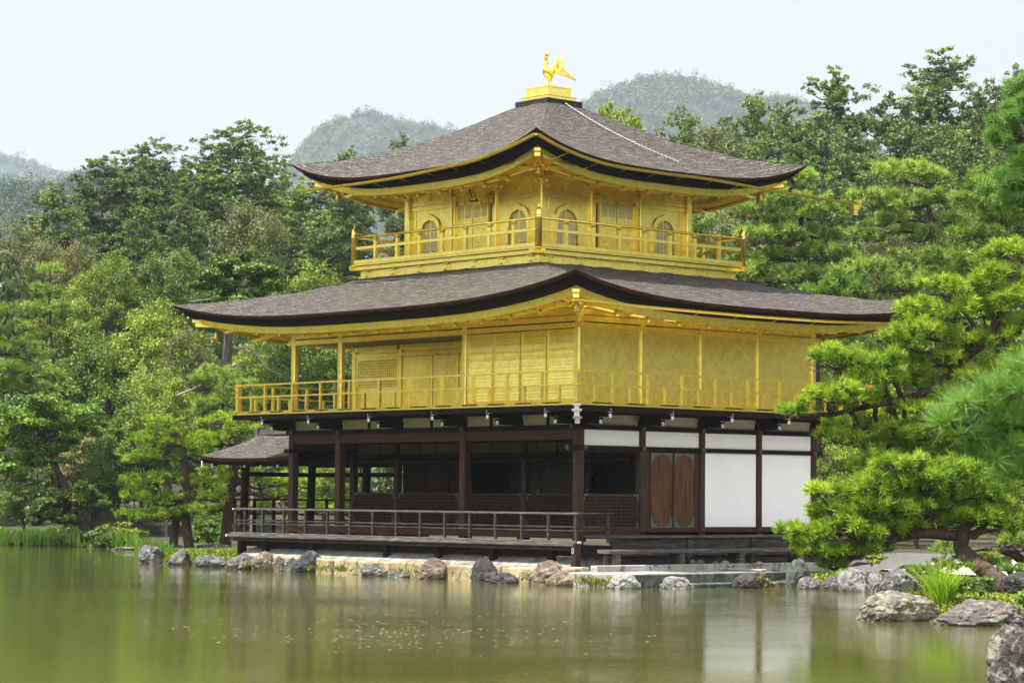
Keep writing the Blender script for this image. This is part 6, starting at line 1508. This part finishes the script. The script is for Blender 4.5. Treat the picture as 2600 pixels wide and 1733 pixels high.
pine_obj('big bright pine whose crooked limb reaches from the right edge towards the lower roof', 2500, 52, 0, [(2690, 1440), (2655, 1150), (2615, 975), (2570, 905), (2525, 862), (2480, 882), (2425, 935), (2370, 985), (2310, 1008), (2200, 1032), (2105, 1054)],
         [(2545, 690, 75, 24), (2470, 715, 80, 24), (2395, 735, 60, 22), (2331, 785, 62, 22), (2413, 800, 75, 24), (2318, 838, 62, 22), (2496, 790, 80, 24), (2570, 760, 60, 24), (2132, 921, 88, 24), (2248, 912, 60, 24), (2380, 912, 75, 24), (2306, 954, 72, 20), (2100, 1008, 85, 22), (2195, 1016, 62, 20), (2525, 940, 85, 26), (2440, 1016, 75, 24),
          (2174, 1082, 85, 24), (2298, 1090, 85, 24), (2133, 1111, 58, 20), (2257, 1125, 85, 20), (2360, 1150, 70, 22), (2025, 1040, 50, 18), (2450, 870, 70, 22), (2590, 830, 40, 22), (2560, 640, 50, 22), (2290, 868, 55, 20), (2380, 850, 70, 22), (2520, 862, 70, 22), (2585, 905, 50, 22), (2400, 985, 70, 20), (2335, 1040, 85, 22), (2440, 1090, 85, 24), (2510, 1035, 70, 24), (2400, 1055, 70, 20), (2520, 1120, 85, 26), (2440, 1150, 80, 22), (2350, 1105, 70, 20), (2225, 1165, 70, 20), (2560, 1200, 60, 22), (2250, 960, 60, 20), (2450, 955, 60, 20), (2170, 965, 50, 16)],
         .17, F_PINE, 95, .19, .012, 13)
pine_obj('lower bright pine with dark leaning trunk, its tip hiding the last white panel', 2540, 46.5, 0, [(2575, 1505, -1.0), (2530, 1470, -.7), (2481, 1432, -.3), (2440, 1390), (2445, 1362), (2409, 1358), (2336, 1355), (2259, 1372), (2143, 1425)],
         [(2288, 1184, 78, 22), (2409, 1188, 95, 22), (2182, 1238, 90, 24), (2327, 1244, 95, 24), (2457, 1249, 105, 24), (2119, 1302, 80, 24), (2264, 1283, 85, 24), (2385, 1297, 105, 24), (2505, 1292, 95, 24), (2056, 1352, 62, 24), (2167, 1350, 85, 24), (2288, 1340, 75, 18), (2095, 1405, 62, 24), (2170, 1398, 55, 18), (2040, 1375, 30, 16), (2120, 1435, 40, 16), (2075, 1245, 30, 14, 0, .85), (2240, 1232, 70, 20), (2380, 1215, 80, 20), (2500, 1220, 85, 22), (2560, 1262, 60, 22), (2350, 1290, 80, 20), (2460, 1322, 85, 20), (2200, 1300, 75, 20), (2120, 1350, 60, 20), (2230, 1392, 50, 16), (2060, 1400, 45, 18), (2020, 1345, 45, 16), (2550, 1325, 60, 22), (2330, 1235, 60, 18), (2260, 1330, 70, 18)],
         .19, F_PINE, 110, .19, .0115, 13)
pine_obj('dark-trunked pine low at the right edge behind the leaning trunk', 2590, 50, 0, [(2680, 1480), (2620, 1440), (2570, 1405), (2520, 1395)],
         [(2560, 1340, 70, 24), (2590, 1385, 60, 22), (2420, 1402, 55, 16), (2520, 1420, 55, 16), (2585, 1300, 60, 24)], .16, F_PINEB, 110, .14, .008, 17)
pine_obj('low creeping juniper mat on the right bank left of the leaning trunk', 2390, 45.5, 0, [(2400, 1475), (2390, 1455), (2370, 1448)],
         [(2370, 1445, 62, 14, 0, .35), (2420, 1440, 50, 14, .3, .3), (2330, 1455, 35, 11, 0, .35)], .05, F_PINEB, 170, .09, .006, 16, cat='juniper', name='juniper')
pine_obj('low creeping juniper right of the leaning trunk', 2550, 46, 0, [(2570, 1470), (2560, 1450), (2550, 1445)],
         [(2550, 1440, 52, 14, 0, .35), (2520, 1432, 35, 12, .3, .3), (2590, 1452, 40, 12, 0, .35)], .05, F_PINEB, 170, .09, .006, 16, cat='juniper', name='juniper')
pine_obj('out of focus pine branch closest to the camera at the right edge', 2540, 19, 0, [(2900, 1900), (2850, 1250), (2760, 1120), (2660, 1090), (2560, 1080), (2470, 1070)],
         [(2560, 1000, 70, 22, 0, .55), (2480, 1035, 60, 18, 0, .6), (2410, 1075, 40, 15, 0, .6), (2580, 1080, 75, 24, .1, .45), (2470, 1100, 60, 18, .1, .5), (2540, 1150, 70, 20, .1, .4), (2600, 1215, 50, 24, .1, .4), (2600, 945, 40, 18, .1, .6), (2700, 1060, 80, 24, .1, .5), (2760, 1180, 80, 26, .1, .45), (2840, 1080, 80, 24, .1, .5)],
         .05, F_NEAR, 260, .2, .0032, 22)

# ------------------------------------------------------------ undergrowth, reeds, weeds
def blades(pts, h, wd, mat, name, label, cat, kind=None, lean=.25):
    n = len(pts); p = np.array(pts); H = h * rg.uniform(.55, 1.2, (n, 1)); ln = rg.normal(0, lean, (n, 2)) * H
    tip = p + np.concatenate([ln, H], 1); mid = p + np.concatenate([ln * .35, H * .55], 1); a = rg.uniform(0, 6.28, n); sd_ = np.stack([np.cos(a), np.sin(a), 0 * a], 1) * wd
    q = np.stack([p, mid + sd_, tip, mid - sd_], 1)
    me = npmesh(name, q.reshape(-1, 3), 4, mat, tint=np.repeat(rg.uniform(.1, .9, n), 4)); o = link(bpy.data.objects.new(name, me)); return tag(o, label, cat, None, kind)
pts = []
for u0, u1, d0, d1, n in ((-60, 130, -.3, .9, 2600), (125, 290, -.1, .6, 900), (285, 350, .2, 1.4, 900), (350, 440, 1.6, 4.0, 700)):
    for _ in range(n):
        u = rg.uniform(u0, u1)
        if mnoise.noise(Vector((u * .05, 3.1, 0))) + .35 * mnoise.noise(Vector((u * .21, 1.7, 0))) < -.12: continue
        p = base_at(u, shore_depth(u) + rg.uniform(d0, d1), 0); pts.append((p[0], p[1], -.02))
for _ in range(420):
    u = rg.uniform(470, 570); p = base_at(u, 83 + rg.uniform(0, 3), 0); pts.append((p[0], p[1], .4))
blades(pts, .62, .022, F_REED, 'reeds', 'bright green reeds along the left shore', 'reeds', 'stuff', .14)
c = base_at(2395, 42.8, .25); pts = [(c[0] + rg.normal(0, .09), c[1] + rg.normal(0, .09), .12 + rg.uniform(0, .1)) for _ in range(420)]
blades(pts, .75, .008, F_TUFT, 'grass_tuft', 'bright yellow-green grass tuft between the two big boulders on the right bank', 'grass tuft', None, .42)
pts = []
for _ in range(55):
    x = rg.uniform(-12, 3.8); c0 = (x, -1.45 - (x + 12.3) / 14.5 * .95 - rg.uniform(.02, .12)) if x < 2.1 else (x, -2.56)
    k = rg.integers(4, 26)
    for _ in range(k): pts.append((c0[0] + rg.normal(0, .09), c0[1] + rg.normal(0, .03), .02 + rg.uniform(0, .1)))
blades(pts, .16, .02, F_YELLOW, 'weeds', 'small green weeds growing at the foot of the tan wall', 'weeds', 'stuff', .5)
pp = []
for (u0, u1, n_, dD) in ((-60, 300, 9000, 6), (290, 620, 9000, 9), (2050, 2700, 9000, 9)):
    for _ in range(n_):
        u = rg.uniform(u0, u1); pp.append(base_at(u, shore_depth(u) + .2 + dD * rg.uniform(0, 1) ** 1.5, 0))
pp = np.array(pp); dd_ = land_dist(pp[:, 0], pp[:, 1]); zz_ = gz(pp[:, 0], pp[:, 1])
nz_ = np.array([mnoise.noise(Vector((q_[0] * .5, q_[1] * .5, 0))) for q_ in pp])
pts = [(q_[0], q_[1], z_ - .02) for q_, d_, z_, k_ in zip(pp, dd_, zz_, nz_) if .15 < d_ < 8 and k_ > -.25]
blades(pts, .10, .035, F_YELLOW, 'moss', 'moss and short grass on the shores', 'moss', 'stuff', .5)
# dense undergrowth of the slope: one mass behind the single trees
C_, Nn, T_ = [], [], []
for _ in range(420):
    D = rg.uniform(103, 215); u = rg.uniform(-150, 2750); p = base_at(u, D, 0); z = g1(p[0], p[1])
    if land_dist(np.array([p[0]]), np.array([p[1]]))[0] < 3: continue
    r_ = rg.uniform(1.3, 2.6); hh = rg.uniform(1.0, 2.0) * r_; n_ = 260
    q, nn, t_ = clump(np.array((p[0], p[1], z + hh * .7)), np.array((r_, r_, hh)), n_, .4); C_.append(q); Nn.append(nn); T_.append(np.full(n_, rg.normal(.42, .2)) + t_)
me = leaves(np.concatenate(C_), np.concatenate(Nn), .2, np.concatenate(T_), F_WOOD, 'undergrowth'); tag(link(bpy.data.objects.new('undergrowth', me)), 'dense woodland undergrowth covering the slope behind', 'undergrowth', None, 'stuff')
C_, Nn, T_ = [], [], []
for (ax, ay, bx_, by_), n_t in (((-75, -35, -30, -110), 34), ((22, 45, 85, 40), 30), ((85, 40, 120, -40), 24), ((120, -40, 60, -110), 24), ((60, -110, -30, -110), 20)):
    for i in range(n_t):
        t_ = rg.uniform(0, 1); x = ax + (bx_ - ax) * t_ + rg.normal(0, 5); y = ay + (by_ - ay) * t_ + rg.normal(0, 5); hh = rg.uniform(9, 19)
        for k in range(5):
            q, nn, tt_ = clump(np.array((x + rg.normal(0, 1.4), y + rg.normal(0, 1.4), hh * (.25 + .17 * k))), np.array((2.8, 2.8, 2.2)) * rg.uniform(.8, 1.2), 130, .3); C_.append(q); Nn.append(nn); T_.append(np.full(130, rg.normal(.45, .15)) + tt_)
me = leaves(np.concatenate(C_), np.concatenate(Nn), .55, np.concatenate(T_), F_WOOD, 'woodland'); tag(link(bpy.data.objects.new('woodland', me)), 'woodland on the other banks of the pond', 'woodland', None, 'stuff')
m = MB()
for (ax, ay, bx_, by_) in ((-75, -35, -30, -110), (85, 40, 120, -40), (120, -40, 60, -110), (60, -110, -30, -110)):
    d = np.array((bx_ - ax, by_ - ay, 0.)); d /= np.linalg.norm(d); nn = np.array((-d[1], d[0], 0)); p0 = np.array((ax, ay, .0)) - d * 14; p1 = np.array((bx_, by_, .0)) + d * 14
    for k0, k1, z0_, z1_ in ((-17, -13, -.5, .45), (-13, 13, .45, .45), (13, 17, .45, -.5)): m.add([p0 + nn * k0 + (0, 0, z0_), p1 + nn * k0 + (0, 0, z0_), p1 + nn * k1 + (0, 0, z1_), p0 + nn * k1 + (0, 0, z1_)], [(0, 1, 2, 3)])
m.build('bank', GROUND, kind='structure')
C_, Nn, T_ = [], [], []
for i in range(300):                       # the same wood going on beyond both sides of the picture
    u = rg.uniform(-1500, -130) if i % 2 else rg.uniform(2740, 4300); D = rg.uniform(104, 225); p = base_at(u, D, 0); z = g1(p[0], p[1])
    if land_dist(np.array([p[0]]), np.array([p[1]]))[0] < 3: continue
    hh = rg.uniform(7, 17)
    for k in range(5):
        q, nn, tt_ = clump(np.array((p[0] + rg.normal(0, 1.2), p[1] + rg.normal(0, 1.2), z + hh * (.2 + .18 * k))), np.array((2.6, 2.6, hh * .16)) * rg.uniform(.8, 1.2), 170, .3); C_.append(q); Nn.append(nn); T_.append(np.full(170, rg.normal(.45, .15)) + tt_)
me = leaves(np.concatenate(C_), np.concatenate(Nn), .3, np.concatenate(T_), F_WOOD, 'woodland'); tag(link(bpy.data.objects.new('woodland', me)), 'woodland of the slope on both sides', 'woodland', None, 'stuff')
# fallen petals and leaves drifting on the pond
q = []
for _ in range(260):
    u = rg.normal(1050, 330); v_ = rg.normal(1600, 28)
    if not (0 < u < 1700 and 1540 < v_ < 1680): continue
    D = FPX * 1.972 / (v_ - 1264); p = base_at(u, D, 0); s_ = rg.uniform(.012, .035)
    q.append([(p[0] - s_, p[1], .004), (p[0], p[1] - s_, .004), (p[0] + s_, p[1], .004), (p[0], p[1] + s_, .004)])
LITTER = simple('floating_litter', [(.3, (.3, .3, .08)), (.7, (.5, .48, .2))], 5, rough=.8, bmp=0)
me = npmesh('floating_leaves', np.array(q).reshape(-1, 3), 4, LITTER); tag(link(bpy.data.objects.new('floating_leaves', me)), 'specks of pale leaf litter floating on the pond', 'leaves', None, 'stuff')
# ============================================================ haze: the air between the camera and the hills
lo = vv.min(0); hi = vv.max(0)
m = bpy.data.materials.new('hazy_air'); m.use_nodes = True; t = m.node_tree; t.nodes.clear(); o_ = N(t, 'ShaderNodeOutputMaterial'); pv = N(t, 'ShaderNodeVolumePrincipled')
pv.inputs['Color'].default_value = (0.74, 0.88, 1.0, 1); pv.inputs['Anisotropy'].default_value = 0.45; pv.inputs['Density'].default_value = 0.0002; t.links.new(pv.outputs[0], o_.inputs['Volume'])
mb = MB(); mb.box(lo[0] - 30, hi[0] + 30, lo[1] - 30, hi[1] + 30, -60.0 if lo[2] < -10 else lo[2] - 1.5, 480); mb.build('haze', m, kind='stuff')
